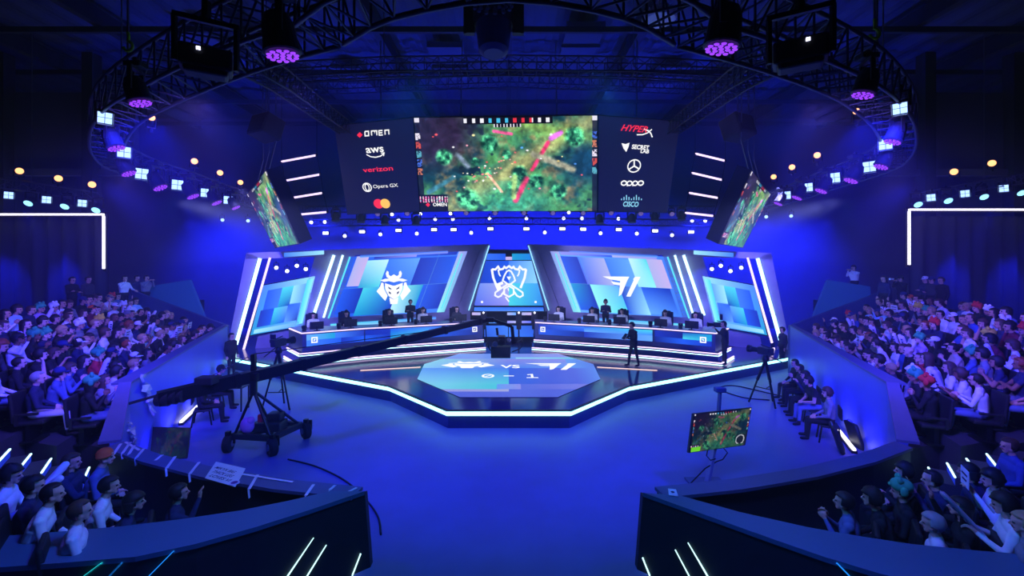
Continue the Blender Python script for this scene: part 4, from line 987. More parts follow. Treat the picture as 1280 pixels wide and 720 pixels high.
    for i in range(len(wo) - 1):
        f0 = [base[i], base[i + 1], wo[i + 1] + Vector((0, .02, -.06)), wo[i] + Vector((0, .02, -.06))]
        g.prism(f0, (0.0, .12, 0))
    a = wo[0]; c = wi[0]; g.prism([base[0], Vector((c.x, c.y + .02, 0)), Vector((c.x, c.y + .02, 1.08)), Vector((a.x, a.y + .02, 1.08))], (-.1 * -sg, .04, 0))
    fixn(struct('wall_near', g, M_black))
    sl = [((392, 672), (356, 726), M_slashw), ((408, 681), (380, 727), M_slashw), ((451, 692), (435, 734), M_slashw), ((217.5, 689), (180, 727), M_slashb), ((152, 704), (130, 727), M_slashb), ((127, 704), (96, 727), M_slashc)] if sg < 0 else [((860, 678), (888, 727), M_slashw), ((844, 687), (865, 727), M_slashw), ((803, 697), (815, 727), M_slashw), ((1045.6, 704), (1070, 729), M_slashb)]
    for i, (p, q, m) in enumerate(sl):
        def hit(x, y):
            for j in range(len(wo) - 1):
                xs = sorted((proj(wo[j])[0], proj(wo[j + 1])[0]))
                if xs[0] <= x <= xs[1] or (j == 0 and (x > xs[1] if sg < 0 else x < xs[0])): 
                    pl = Plane(base[j], base[j + 1] - base[j], (wo[j] - base[j])); return pl.px(x, y, .012), pl
            return at(x, y, 5), None
        (a, pl), (b, _) = hit(*p), hit(*q)
        t = thing('slash_light', '%s slanted light bar from the inner corner on the near %s black wall, glowing %s' % (ORD[[2, 1, 0, 3, 4, 5][i] if sg < 0 else [2, 1, 0, 3][i]], nm, 'ice-white' if m is M_slashw else 'blue' if m is M_slashb else 'cyan'), 'wall light', b, 'slanted light bars on the near walls')
        g = MB(); g.bar(a, b, .035 if m is M_slashw else .03, .012); g.build('tube', m, t)
        g = MB(); n = pl.n if pl else Vector((0, -1, 0)); g.bar(a - n * .008, b - n * .008, .06, .008); g.build('channel', M_blackmetal, t)
# floor light strips at the foot of the parapets
for sg, p0, p1 in ((-1, (226, 529), (248, 508)), (1, (1041, 530), (1068, 564))):
    a, b = on_z(*p0, .06), on_z(*p1, .06); t = thing('floor_light', 'glowing white light strip on the floor at the foot of the %s parapet' % ('left' if sg < 0 else 'right'), 'light strip', (a + b) / 2 - Vector((0, 0, .06)))
    g = MB(); g.bar(a + Vector((0, 0, .03)), b + Vector((0, 0, .03)), .07, .05); g.build('tube', M_neonw, t); g = MB(); g.bar(a - Vector((0, 0, .025)), b - Vector((0, 0, .025)), .12, .07); g.build('housing', M_blackmetal, t)

# ================================================================== camera crane
bc = on_z(330, 556, 0); bc = Vector((-6.1, 11.15, 0))
piv = at(317, 470, 11.2); tip = at(600, 402, 16.2)
t = thing('camera_crane', 'long black camera crane on a wheeled tripod cart, its arm reaching over the stage', 'camera crane', bc)
ax = (tip - piv).normalized(); tail = piv - ax * 1.9
g = MB()                                                # arm: tapering square tube with stay wires
for i in range(6):
    p, q = tail.lerp(tip, i / 6), tail.lerp(tip, (i + 1) / 6); w = .30 - .022 * i; g.bar(p, q, w * .8, w); g.bar(q - ax * .05, q + ax * .05, w * .8 + .04, w + .04)
g.build('arm', M_blackmetal, t)
g = MB(); up = Vector((0, 0, .55)); g.bar(piv, piv + up, .1); g.cyl(piv + up, tail + ax * .3, .012, n=6); g.cyl(piv + up, tip - ax * 1.2, .012, n=6); g.build('stay_cable', M_blackmetal, t)
g = MB()
for k in range(3): g.cyl(tail + ax * (.1 + .14 * k) + Vector((-.12, 0, -.04)), tail + ax * (.1 + .14 * k) + Vector((.12, 0, -.04)), .15, n=18)
g.build('counterweight', M_black, t)
g = MB(); g.rbox(tail + ax * .9 + Vector((.05, -.05, .18)), (.42, .3, .18), .03); g.build('control_box', M_black, t); g = MB(); g.bar(tail + ax * .3 + Vector((0, 0, .1)), tail - ax * .5 + Vector((0, 0, .05)), .05); g.build('control_grip', M_black, t)
g = MB(); ap = piv - Vector((0, 0, .12)); g.cyl(ap + Vector((0, 0, -.35)), ap + Vector((0, 0, .1)), .09, n=12); g.rbox(ap + Vector((0, 0, .12)), (.3, .3, .2), .03); g.build('pivot', M_blackmetal, t)
feet = [Vector((-6.75, 11.0, .36)), Vector((-5.75, 10.85, .36)), Vector((-5.45, 11.75, .36)), Vector((-6.4, 12.0, .36))]
for f_ in feet:
    g = MB(); g.cyl(ap + Vector((0, 0, -.25)), f_, .035, n=8); g.build('leg', M_blackmetal, t)
g = MB()
for i in range(4): g.bar(feet[i] + Vector((0, 0, .02)), feet[(i + 1) % 4] + Vector((0, 0, .02)), .11, .13)
g.bar(feet[0], feet[2], .06); g.bar(feet[1], feet[3], .06); g.build('cart_frame', M_black, t)
for f_ in feet:
    c = f_ + (f_ - Vector((-6.1, 11.3, .36))).normalized() * .12; c.z = .21
    g = MB(); a = Vector((.7, .7, 0)).normalized() if f_.x > -6 else Vector((1, .2, 0)).normalized()
    g.lathe(c - a * .09, a, [(0, .10), (.0, .17), (.03, .21), (.15, .21), (.18, .17), (.18, .10)], 20); w = g.build('wheel', mat('rubber', rgb(20, 20, 24), .8), t)
    g = MB(); g.cyl(c - a * .11, c + a * .11, .08, n=12); g.build('hub', M_steel, w)
    g = MB(); g.bar(c + Vector((0, 0, .2)), c + Vector((0, 0, .3)), .1); g.bar(c + a * .12, c + a * .12 + Vector((0, 0, .25)), .03, .08); g.build('caster_fork', M_blackmetal, t)
g = MB(); g.rbox((-6.05, 11.35, .52), (.7, .45, .22), .03); g.rbox((-5.95, 11.45, .72), (.35, .3, .18), .03); g.build('equipment_case', M_black, t)
g = MB(); c = Vector((-6.45, 11.05, .62)); g.sphere(c, (.17, .13, .20)); g.sphere(c + Vector((.08, 0, .12)), (.1, .1, .1)); o = g.build('cloth_bag', mat('lilac_cloth', rgb(200, 130, 190), .9), t, smooth=True); o['label'] = 'pinkish cloth bundle on the cart'
g = MB(); g.rbox((-6.15, 11.1, .78), (.12, .1, .2), .03); o = g.build('red_bag', mat('red_cloth', rgb(220, 30, 60), .8), t); o['label'] = 'small red pouch on the cart'
# remote head hanging at the tip
g = MB(); hx = tip + Vector((.35, .1, .05)); g.bar(tip, hx, .12); g.rbox(hx, (.32, .2, .18), .03); e1 = at(640, 408, 16.3); e2 = at(642, 430, 16.3)
g.bar(hx + Vector((.1, 0, 0)), e1, .09, .11); g.bar(e1, e2, .09, .12); g.build('head_bracket', M_blackmetal, t)
g = MB(); bx = at(626, 439.5, 16.2); g.rbox(bx, (.70, .42, .40), .02); g.build('camera_box', M_black, t)
g = MB(); cc = at(627, 425, 16.2); g.rbox(cc, (.28, .5, .3), .04); g.lathe(cc + Vector((0, -.25, 0)), (0, -1, 0), [(0, .10), (.12, .12), (.16, .13), (.18, .09)], 16); g.cyl(at(621, 410, 16.2), at(622, 419, 16.2), .045, n=8); g.build('camera', M_blackmetal, t)
g = MB(); g.lathe(at(619, 430, 16.0), (.2, -1, 0), [(0, .1), (.03, .1)], 14); g.lathe(at(636, 425, 16.0), (-.3, -1, .1), [(0, .09), (.03, .07)], 12); g.build('follow_ring', M_steel, t)
g = MB(); g.tube([at(607, 408, 16.1), at(608, 425, 16.1), at(612, 437, 16.05), at(618, 440, 16.0)], .022, 7); g.tube([e2, at(652, 424, 16.2), at(654, 431, 16.2), at(650, 436, 16.2), at(640, 440, 16.2)], .02, 7); g.build('cable', M_blackmetal, t)
# ================================================================== tripod camera on the right, monitor on stand
def tripod_camera(c, h, label, yaw):
    t = thing('tripod_camera', label, 'video camera', c); top = c + Vector((0, 0, h))
    for k in range(3):
        a = yaw + k * 2.094; f_ = c + Vector((math.cos(a) * .48, math.sin(a) * .48, .02)); m_ = top.lerp(f_, .5) + Vector((0, 0, -.02))
        g = MB(); g.bar(top - Vector((0, 0, .1)), m_, .05, .07); g.bar(m_, f_, .032, .045); g.sphere(f_ + Vector((0, 0, .01)), .035, 8, 6); g.build('leg', M_blackmetal, t)
    g = MB(); g.bar(c + Vector((math.cos(yaw) * .3, math.sin(yaw) * .3, .55)), c + Vector((0, 0, .5)), .025); g.bar(c + Vector((math.cos(yaw + 2.09) * .3, math.sin(yaw + 2.09) * .3, .55)), c + Vector((0, 0, .5)), .025); g.bar(c + Vector((math.cos(yaw + 4.19) * .3, math.sin(yaw + 4.19) * .3, .55)), c + Vector((0, 0, .5)), .025); g.build('spreader', M_blackmetal, t)
    g = MB(); g.lathe(top - Vector((0, 0, .14)), (0, 0, 1), [(0, .1), (.08, .11), (.16, .08), (.2, .07)], 14); m = Matrix.Rotation(yaw, 3, 'Z'); g.bar(top + m @ Vector((0, -.1, .05)), top + m @ Vector((.1, -.6, -.15)), .025); g.build('pan_head', M_blackmetal, t)
    b = top + Vector((0, 0, .19)); g = MB(); g.rbox(b, (.20, .46, .24), .03, m); g.rbox(b + m @ Vector((-.13, -.1, .06)), (.1, .18, .12), .02, m); g.bar(b + m @ Vector((0, -.15, .12)), b + m @ Vector((0, .15, .19)), .03); g.build('camera_body', M_black, t)
    d = m @ Vector((0, 1, 0)); g = MB(); g.lathe(b + d * .23, d, [(0, .075), (.2, .09), (.24, .115), (.34, .125), (.345, .1)], 16); g.build('lens', M_blackmetal, t)
    g = MB(); g.rbox(b + m @ Vector((.02, -.22, .22)), (.22, .05, .15), .015, m); g.build('viewfinder', M_black, t)
    return t
tripod_camera(on_z(957, 505, 0), 1.55, 'black video camera on tripod at the right front corner of the stage', .6)
tripod_camera(Vector((-7.35, 14.3, 0)), 1.9, 'black video camera on tripod behind the crane arm, left of the stage', -.4)
t0 = on_z(884, 606, 0)
t = thing('monitor_stand', 'large flat screen tilted on a slim floor stand on the blue floor, showing the game', 'monitor', t0)
q = [at(862.5, 565.5, 9.15), at(931, 556, 9.45), at(939, 510.5, 9.6), at(868.5, 518, 9.3)]
pl = Plane(q[0], q[1] - q[0], q[3] - q[0]); c = sum(q, Vector()) / 4
g = MB(); g.prism([c + (p - c) * 1.035 - pl.n * .012 for p in q], -pl.n * .06); fixn(g.build('casing', M_black, t))
def mon(x, y):
    cc = hud(x, y, game_map(x, y, True))
    if x < .33 and y < .12: cc = (120, 230, 40) if x > .03 else (10, 10, 14)
    if x > 1.5 and .05 < y < .30: cc = (200, 205, 215) if .16 < math.hypot((x - 1.64) * .9, y - .17) * 1.5 < .20 else (30, 34, 44)
    return cc
grid_screen(q, 90, 50, mon, 1.85).build('game_picture', screen_mat('dim_game_picture', .8), t)
g = MB(); g.bar(c - pl.n * .10, t0 + Vector((0, 0, .04)), .17, .05); g.box(c - pl.n * .08, (.35, .05, .3)); g.build('pole', mat('lilac_steel', rgb(150, 140, 190), .4, .3), t)
g = MB(); g.rbox(t0 + Vector((0, 0, .02)), (.75, .55, .04), .012); g.bar(c - pl.n * .10, c - pl.n * .1 + Vector((.1, .1, .75)), .1, .04); g.rbox(c - pl.n * .10 + Vector((.1, .1, .80)), (.22, .16, .1), .02); g.build('base', M_navy, t)
g = MB(); b0 = q[0].lerp(q[1], .35) - pl.n * .05; g.tube([b0 + Vector((0, 0, .02)), b0 + Vector((-.03, 0, -.14)), b0 + Vector((.06, .02, -.24)), b0 + Vector((.16, 0, -.2))], .012, 6); b1 = q[0].lerp(q[1], .62) - pl.n * .05; g.tube([b1, b1 + Vector((.1, 0, -.12)), b1 + Vector((.0, 0, -.26)), b1 + Vector((-.12, 0, -.3)), t0 + Vector((-.05, -.02, .35)), t0 + Vector((-.4, -.05, .02))], .012, 6); g.build('cable', M_blackmetal, t)
# cable loops on the floor
def floor_cable(px, label, r=.018):
    pts = smoothp([on_z(x, y, r) for x, y in px], 6); pts = [Vector((p.x, p.y, r)) for p in pts]
    g = MB(); c = pts[0]; g.tube(pts, r, 6); tag(g.build('floor_cable', M_darkmat, None, True, loc=(c.x, c.y, 0)), label, 'cable')
floor_cable([(360, 574), (395, 583), (430, 600), (455, 622), (472, 645), (476, 668)], 'thin black cable curving over the blue floor from the crane cart to the near wall')
floor_cable([(962, 500), (930, 497), (905, 489), (900, 484), (918, 482), (955, 490), (985, 497)], 'black cable looped on the floor beside the tripod camera')
# floor monitors and cases
def wedge(c, yaw, s, label, name='floor_monitor'):
    m = Matrix.Rotation(yaw, 3, 'Z'); t = thing(name, label, 'loudspeaker', c)
    pr = [(-.5, -.3, 0), (-.5, .3, 0), (-.5, .22, .34), (-.5, -.12, .40), (-.5, -.3, .16)]
    g = MB(); g.prism([c + m @ (Vector(p) * s) for p in pr], m @ Vector((1.0 * s, 0, 0))); fixn(g.build('cabinet', M_black, t))
    a = [c + m @ (Vector(p) * s) for p in ((-.45, -.305, .17), (.45, -.305, .17), (.45, -.135, .40), (-.45, -.135, .40))]
    g = MB(); g.prism(a, m @ Vector((0, -.01, .006))); fixn(g.build('grille', M_darkmat, t)); return t
p = on_z(196, 562, 0); t = thing('floor_screen', 'low dark screen tilted on the floor at the foot of the left parapet', 'screen', p)
q = [at(183, 556, 10.4), at(228, 556, 11.2), at(213, 541, 11.5), at(177, 535, 10.7)]; q = [on_z(188, 574, .03), on_z(232, 572, .03), on_z(232, 572, .03) + Vector((-.2, .4, .55)), on_z(188, 574, .03) + Vector((-.25, .4, .6))]
g = MB(); n = (q[1] - q[0]).cross(q[3] - q[0]).normalized(); c = sum(q, Vector()) / 4; g.prism([c + (p - c) * 1.04 - n * .01 for p in q], -n * .06); fixn(g.build('casing', M_black, t))
grid_screen(q, 44, 24, lambda x, y: game_map(x, y, True), 1.85).build('game_picture', screen_mat('faint_game_picture', .12), t)
for i, (x, y, yaw) in enumerate(((1046, 556, 1.1), (1068, 552, 1.5))):
    p = on_z(x, y + 8, 0); t = thing('flight_case', '%s rounded black case lid leaning by the light strip at the right parapet' % ('nearer' if i else 'larger'), 'case', p); m = Matrix.Rotation(yaw, 3, 'Z') @ Matrix.Rotation(-.3, 3, 'X')
    g = MB(); g.rbox(p + Vector((0, 0, .33)), (.55 - .1 * i, .10, .66), .045, m); g.build('shell', M_black, t); g = MB(); g.rbox(p + Vector((0, 0, .33)) + m @ Vector((0, -.055, 0)), (.42 - .1 * i, .02, .5), .008, m); g.build('panel', M_blackmetal, t); g = MB(); h = p + Vector((0, 0, .33)) + m @ Vector((0, 0, .33)); g.tube([h + m @ Vector((-.09, 0, 0)), h + m @ Vector((-.07, 0, .05)), h + m @ Vector((.07, 0, .05)), h + m @ Vector((.09, 0, 0))], .012, 6); g.build('handle', M_steel, t)
# tape strips, banner and paper sign on the left ledges
M_tape = mat('white_tape', rgb(235, 225, 240), .7)
zt = 1.125
def strip_on(a, b, w=.045, z=zt, drop=0.0):
    a, b = on_z(*a, z), on_z(*b, z); g = MB(); g.bar(a + Vector((0, 0, .006)), b + Vector((0, 0, .006)), w, .006)
    if drop: g.bar(b + Vector((0, -.01, .006)), b + Vector((.02, -.02, -drop)), w, .006)
    return g.build('tape_strip', M_tape)
tp = [((151, 555), (140, 571), 0), ((163, 553), (153, 567), .1), ((168, 557), (161, 568), .1), ((180, 561), (170, 573), .12), ((203, 569), (194, 576), 0), ((219, 571), (208, 586), .12), ((249, 578), (237, 593), .12), ((322, 594), (311, 612), .12), ((392, 606), (382, 620), .1), ((419, 607), (412, 613), .1), ((157, 553), (174, 563), 0), ((303, 593), (366, 603), 0), ((446, 610), (436, 615), 0)]
for i, (a, b, dr) in enumerate(tp):
    tag(strip_on(a, b, drop=dr), '%s white tape piece on the left lower wall ledge, counted from the far end' % ORD[i], 'tape', 'white tape pieces on the ledge')
p = on_z(283, 593, zt + .01); t = thing('paper_sign', 'white handwritten fan poster taped on the dark ledge of the left lower wall', 'poster', p)
q = [on_z(x, y, zt + .012) for x, y in ((256, 598), (294, 609), (307, 586), (270, 577.5))]
pl = Plane(q[0], q[1] - q[0], q[3] - q[0]); g = MB(); g.prism(q, (0, 0, .008)); fixn(g.build('sheet', mat('white_paper', rgb(240, 235, 245), .8), t))
W, Hh = (q[1] - q[0]).length, (q[3] - q[0]).dot(pl.v); g = MB()
for j, tx in enumerate(('MIKYX BIG', 'THICK LEG', 'LOVES VI')): g.text(pl, tx, W * .45 + (q[3] - q[0]).dot(pl.u) * (.68 - .24 * j), Hh * (.68 - .24 * j), w=W * .66, h=Hh * .15, off=.012, thick=.012, shear=.1)
g.build('handwriting', mat('ink', rgb(40, 30, 90), .8), t)
p2 = on_z(293, 604, zt + .02); g = MB(); g.lathe(p2, (0, 0, 1), [(0, .075), (.01, .075)], 18); o = g.build('round_sticker', mat('sticker_pale', rgb(235, 215, 240), .7), t)
g = MB(); g.lathe(p2 + Vector((0, 0, .011)), (0, 0, 1), [(0, .05), (.004, .045)], 14); g.build('drawing', mat('ink2', rgb(120, 60, 140), .8), o)
p = on_z(842, 614, 1.12); t = thing('paper_sign', 'small white paper card at the inner corner of the right ledge', 'card', p); q = [on_z(x, y, 1.15) for x, y in ((836, 619), (848, 621), (845, 612), (835, 611))]; g = MB(); g.prism(q, (0, 0, .006)); fixn(g.build('sheet', mat('white_paper', rgb(240, 235, 245), .8), t)); g = MB(); c = sum(q, Vector()) / 4; g.lathe(c + Vector((0, 0, .007)), (0, 0, 1), [(0, .03), (.003, .03)], 5); g.build('printed_mark', mat('ink', rgb(40, 30, 90), .8), t)
# crumpled white streamers on the left parapet
pl = Plane((PAR[0].x, PAR[0].y, 0), (PAR[1].x - PAR[0].x, PAR[1].y - PAR[0].y, 0), (0, 0, 1))
for k, (x0, y0, x1, y1, lb) in enumerate(((178, 468, 192, 520, 'crumpled glossy white streamer stuck on the face of the left parapet'), (162, 528, 170, 555, 'lower small glossy white streamer at the near end of the left parapet'))):
    r_ = random.Random(k); g = MB(); P_ = None
    pts = []
    for i in range(13):
        u = i / 12; x = x0 + (x1 - x0) * u + r_.uniform(-2, 2); y = y0 + (y1 - y0) * u; w = r_.uniform(2.5, 6.5) * (1 - abs(u - .4) * .8)
        pts.append((pl.px(x - w, y + r_.uniform(-2, 2), .03 + r_.random() * .05), pl.px(x, y, .06 + r_.random() * .06), pl.px(x + w, y + r_.uniform(-2, 2), .03 + r_.random() * .05)))
    for i in range(12):
        for j in (0, 1):
            if r_.random() < .8: g.prism([pts[i][j], pts[i + 1][j], pts[i + 1][j + 1], pts[i][j + 1]], pl.n * .004)
    tag(fixn(g.build('streamer', mat('silver_foil', rgb(215, 215, 240), .25, .3), None, loc=pts[6][1])), lb, 'streamer')
# ================================================================== people: one continuous body mesh per pose
def body_mesh(name, J, fingers='relaxed'):
    """J: joint positions; limbs are tapered, joined into one skin by remeshing, then coloured by what covers them"""
    caps = []                                           # (a, b, ra, rb, label)
    def cap(a, b, ra, rb, lab): caps.append((Vector(a), Vector(b), ra, rb, lab))
    pel, ch, nk, hd = J['pel'], J['ch'], J['nk'], J['hd']
    hx = J.get('right', Vector((1, 0, 0)))
    # torso
    for t in [k / 9 for k in range(10)]:
        w = .075 - .016 * math.sin(math.pi * min(1, t * 1.6)) + .042 * t * t; r = .122 - .010 * math.sin(math.pi * t)
        p = pel.lerp(ch, t) + Vector((0, -.02, 0)) * math.sin(math.pi * t); cap(p - hx * w, p + hx * w, r, r, 'pants' if t < .12 else 'top')
    sh = ch.lerp(nk, .62)
    cap(sh - hx * .13, sh + hx * .13, .075, .075, 'top'); cap(sh, nk, .075, .06, 'top'); cap(nk - (nk - sh) * .1, hd - Vector((0, .01, .05)), .054, .056, 'skin')
    # head: skull, face, jaw, nose, ears, eyes, mouth
    f = J.get('face', Vector((0, 1, 0))).normalized(); up = Vector((0, 0, 1)); up = (up - f * up.dot(f)).normalized(); rt = f.cross(up).normalized()
    def hp(x, y, z): return hd + rt * x + f * y + up * z
    cap(hp(0, -.035, .035), hp(0, .03, .04), .082, .078, 'skin'); cap(hp(0, .03, .01), hp(0, .045, -.055), .064, .05, 'skin'); cap(hp(-.018, .062, -.085), hp(.018, .062, -.085), .026, .026, 'skin'); cap(hp(-.045, .0, -.045), hp(.045, .0, -.045), .035, .035, 'skin')
    cap(hp(0, .10, .01), hp(0, .118, -.025), .008, .015, 'skin'); cap(hp(-.04, .092, .028), hp(.04, .092, .028), .014, .014, 'skin')
    for s in (-1, 1):
        cap(hp(s * .083, -.005, .02), hp(s * .086, -.01, -.02), .013, .011, 'skin'); cap(hp(s * .034, .097, .008), hp(s * .036, .097, .008), .0135, .0135, 'eye')
    cap(hp(-.02, .094, -.053), hp(.02, .094, -.053), .011, .011, 'lip')
    # arms and hands
    for s, k in ((-1, 'l'), (1, 'r')):
        S, E, Wt = J['s' + k], J['e' + k], J['w' + k]
        cap(S, S, .07, .07, 'top'); cap(S, S.lerp(E, .5), .062, .052, 'top'); cap(S.lerp(E, .5), E, .05, .044, 'sleeve'); cap(E, Wt, .044, .029, 'sleeve')
        d = (J['h' + k] - Wt).normalized(); n = J.get('p' + k, Vector((0, 0, -1))); n = (n - d * n.dot(d)).normalized(); w = d.cross(n).normalized()
        if w.dot(hx) * s > 0: th = -1
        else: th = 1
        cap(Wt + d * .02, Wt + d * .08, .026, .028, 'skin'); cap(Wt + d * .06 - w * .022, Wt + d * .06 + w * .022, .022, .022, 'skin')
        for i, (o, L) in enumerate(((-.036, .062), (-.012, .075), (.012, .070), (.036, .055))):
            a = Wt + d * .085 + w * (-o if th < 0 else o) * 1.05; b = a + d * L * .55 + n * (.012 if fingers == 'relaxed' else .03) + w * o * .08; c = b + d * L * (.5 if fingers == 'relaxed' else .05) + n * (.026 if fingers == 'relaxed' else .045)
            cap(a, b, .0105, .0095, 'skin'); cap(b, c, .0095, .0085, 'skin')
        tw = w * th * (1 if True else -1)
        a = Wt + d * .03 + tw * .025; b = a + d * .035 + tw * .03 + n * .012; c = b + d * .035 + tw * .006 + n * .012; cap(a, b, .014, .0115, 'skin'); cap(b, c, .0115, .0095, 'skin')
        # legs
        Hp, Kn, An, To = J['p_' + k], J['k' + k], J['a' + k], J['t' + k]
        cap(Hp, Kn, .088, .06, 'pants'); cap(Kn, Kn.lerp(An, .35), .06, .058, 'pants'); cap(Kn.lerp(An, .35), An + (Kn - An).normalized() * .06, .058, .045, 'pants'); cap(An + (Kn - An).normalized() * .06, An, .042, .042, 'shoe'); cap(An + Vector((0, 0, -.04)), To, .043, .036, 'shoe')
    bm = bmesh.new()
    for a, b, ra, rb, lab in caps:
        for p, r in ((a, ra), (b, rb)): bmesh.ops.create_icosphere(bm, subdivisions=2, radius=r, matrix=Matrix.Translation(p))
        L = (b - a).length
        if L > 1e-4:
            q = (b - a).to_track_quat('Z', 'Y').to_matrix().to_4x4()
            bmesh.ops.create_cone(bm, cap_ends=True, segments=14, radius1=ra, radius2=rb, depth=L, matrix=Matrix.Translation((a + b) / 2) @ q)
    me = bpy.data.meshes.new(name); bm.to_mesh(me); bm.free(); o = bpy.data.objects.new(name, me); COL.objects.link(o)
    m = o.modifiers.new('r', 'REMESH'); m.mode = 'VOXEL'; m.voxel_size = .0095
    m = o.modifiers.new('s', 'SMOOTH'); m.factor = .5; m.iterations = 5
    m = o.modifiers.new('d', 'DECIMATE'); m.ratio = .30
    dg = bpy.context.evaluated_depsgraph_get(); out = bpy.data.meshes.new_from_object(o.evaluated_get(dg)); out.name = name
    bpy.data.objects.remove(o); bpy.data.meshes.remove(me)
    n = len(out.polygons); C = np.empty(n * 3, dtype=np.float64); out.polygons.foreach_get('center', C); C = C.reshape(-1, 3)
    best = np.full(n, 1e9); lab = np.zeros(n, dtype=np.int32); IDX = {'skin': 0, 'top': 1, 'sleeve': 2, 'pants': 3, 'shoe': 4, 'eye': 5, 'lip': 6}
    for a, b, ra, rb, L in caps:
        A = np.array(a); D = np.array(b) - A; dd = D @ D; t = np.clip(((C - A) @ D) / dd, 0, 1) if dd > 1e-9 else np.zeros(n)
        dist = np.linalg.norm(C - A - t[:, None] * D, axis=1) - (ra + (rb - ra) * t)
        if L in ('eye', 'lip'): dist -= .003
        k = dist < best; best[k] = dist[k]; lab[k] = IDX[L]
    for i in range(7): out.materials.append(None)
    out.polygons.foreach_set('material_index', lab); out.polygons.foreach_set('use_smooth', [True] * n); out.update()
    out['head'] = list(hd); out['face'] = list(f)
    return out
Vv = Vector
def sit(lean=.0, wl=None, wr=None, el=None, er=None, face=(0, 1, 0), kn=(.45, .45), kz=.5, spread=.13, twist=0.0, **k):
    ch = Vv((0, -.02 + lean, .90)); nk = Vv((0, lean * 1.35 - .01, 1.09)); hd = Vv((0, lean * 1.55 + .03, 1.245))
    J = dict(pel=Vv((0, 0, .56)), ch=ch, nk=nk, hd=hd, face=Vv(face))
    for s, c in ((-1, 'l'), (1, 'r')):
        J['s' + c] = Vv((s * .195, lean * 1.2 - .02, 1.0)); J['p_' + c] = Vv((s * .09, .03, .535)); kk = kn[0] if s < 0 else kn[1]
        J['k' + c] = Vv((s * spread, kk, kz)); J['a' + c] = Vv((s * (spread + .01), kk + .03, .10)); J['t' + c] = Vv((s * (spread + .03), kk + .17, .045))
    J['el'] = Vv(el or (-.27, .05 + lean, .72)); J['er'] = Vv(er or (.27, .05 + lean, .72))
    J['wl'] = Vv(wl or (-.13, .27 + lean * .5, .63)); J['wr'] = Vv(wr or (.13, .27 + lean * .5, .63))
    for c in 'lr':
        J['h' + c] = Vv(k.get('h' + c)) if k.get('h' + c) else J['w' + c] + (J['w' + c] - J['e' + c]).normalized() * .1
        if k.get('p' + c): J['p' + c] = Vv(k['p' + c])
    return J
def stand(lean=0.0, wl=None, wr=None, el=None, er=None, face=(0, 1, 0), step=0.0, **k):
    J = dict(pel=Vv((0, 0, .95)), ch=Vv((0, lean, 1.30)), nk=Vv((0, lean * 1.3, 1.48)), hd=Vv((0, lean * 1.5 + .02, 1.635)), face=Vv(face))
    for s, c in ((-1, 'l'), (1, 'r')):
        st = step * s
        J['s' + c] = Vv((s * .195, lean - .01, 1.395)); J['p_' + c] = Vv((s * .09, 0, .90)); J['k' + c] = Vv((s * .10, st * .6 + .02, .50)); J['a' + c] = Vv((s * .11, st, .10)); J['t' + c] = Vv((s * .13, st + .15, .045))
    J['el'] = Vv(el or (-.25, -.03, 1.12)); J['er'] = Vv(er or (.25, -.03, 1.12)); J['wl'] = Vv(wl or (-.25, .06, .88)); J['wr'] = Vv(wr or (.25, .06, .88))
    for c in 'lr':
        J['h' + c] = Vv(k.get('h' + c)) if k.get('h' + c) else J['w' + c] + (J['w' + c] - J['e' + c]).normalized() * .1
        if k.get('p' + c): J['p' + c] = Vv(k['p' + c])
    return J
POSE = {}
def pose(n, J, **k): POSE[n] = body_mesh('figure_' + n, J, **k)
pose('lap', sit()); pose('lean', sit(.10, wl=(-.05, .33, .66), wr=(.05, .34, .68), face=(0.1, 1, .05)))
pose('chin', sit(.06, er=(.2, .22, .68), wr=(.06, .17, 1.08), hr=(.05, .15, 1.16), pr=(0, -1, 0), face=(-.15, 1, .08)))
pose('crossed', sit(-.04, el=(-.25, .10, .78), er=(.25, .10, .78), wl=(.05, .21, .82), wr=(-.05, .22, .78), face=(.15, 1, .1)))
pose('clap', sit(.02, el=(-.25, .12, .75), er=(.25, .12, .75), wl=(-.045, .27, .95), wr=(.045, .27, .95), hl=(-.02, .31, 1.04), hr=(.02, .31, 1.04), pl=(1, 0, 0), pr=(-1, 0, 0), face=(0, 1, .12)))
pose('raise', sit(.0, er=(.30, .16, .95), wr=(.22, .27, 1.20), hr=(.21, .28, 1.30), pr=(0, 1, 0), face=(0, 1, .15)))
pose('hold', sit(.03, el=(-.24, .12, .74), er=(.24, .12, .74), wl=(-.10, .33, .86), wr=(.10, .33, .86), hl=(-.08, .40, .92), hr=(.08, .40, .92), face=(.05, 1, -.05)), fingers='grip')
pose('back', sit(-.10, wl=(-.14, .22, .62), wr=(.14, .22, .62), kn=(.48, .42), spread=.17, face=(-.1, 1, .1)))
pose('phone', sit(.05, el=(-.24, .14, .74), er=(.24, .14, .74), wl=(-.06, .30, 1.02), wr=(.06, .30, 1.02), hl=(-.04, .34, 1.10), hr=(.04, .34, 1.10), face=(0, 1, 0)), fingers='grip')
pose('type', sit(.08, el=(-.26, .16, .74), er=(.26, .16, .74), wl=(-.16, .40, .80), wr=(.18, .42, .80), hl=(-.14, .50, .79), hr=(.18, .52, .79), face=(0, 1, -.12)))
pose('slump', sit(.16, el=(-.22, .26, .68), er=(.22, .26, .68), wl=(-.08, .46, .62), wr=(.08, .46, .62), face=(0, 1, -.15)))
pose('upright', stand()); pose('fold', stand(0, el=(-.25, .06, 1.14), er=(.25, .06, 1.14), wl=(.06, .18, 1.20), wr=(-.06, .19, 1.15)))
pose('shout', stand(.02, er=(.26, .16, 1.25), wr=(.08, .18, 1.50), hr=(.06, .17, 1.58), pr=(0, -1, 0), el=(-.27, .12, 1.16), wl=(-.22, .34, 1.12), face=(.1, 1, 0)))
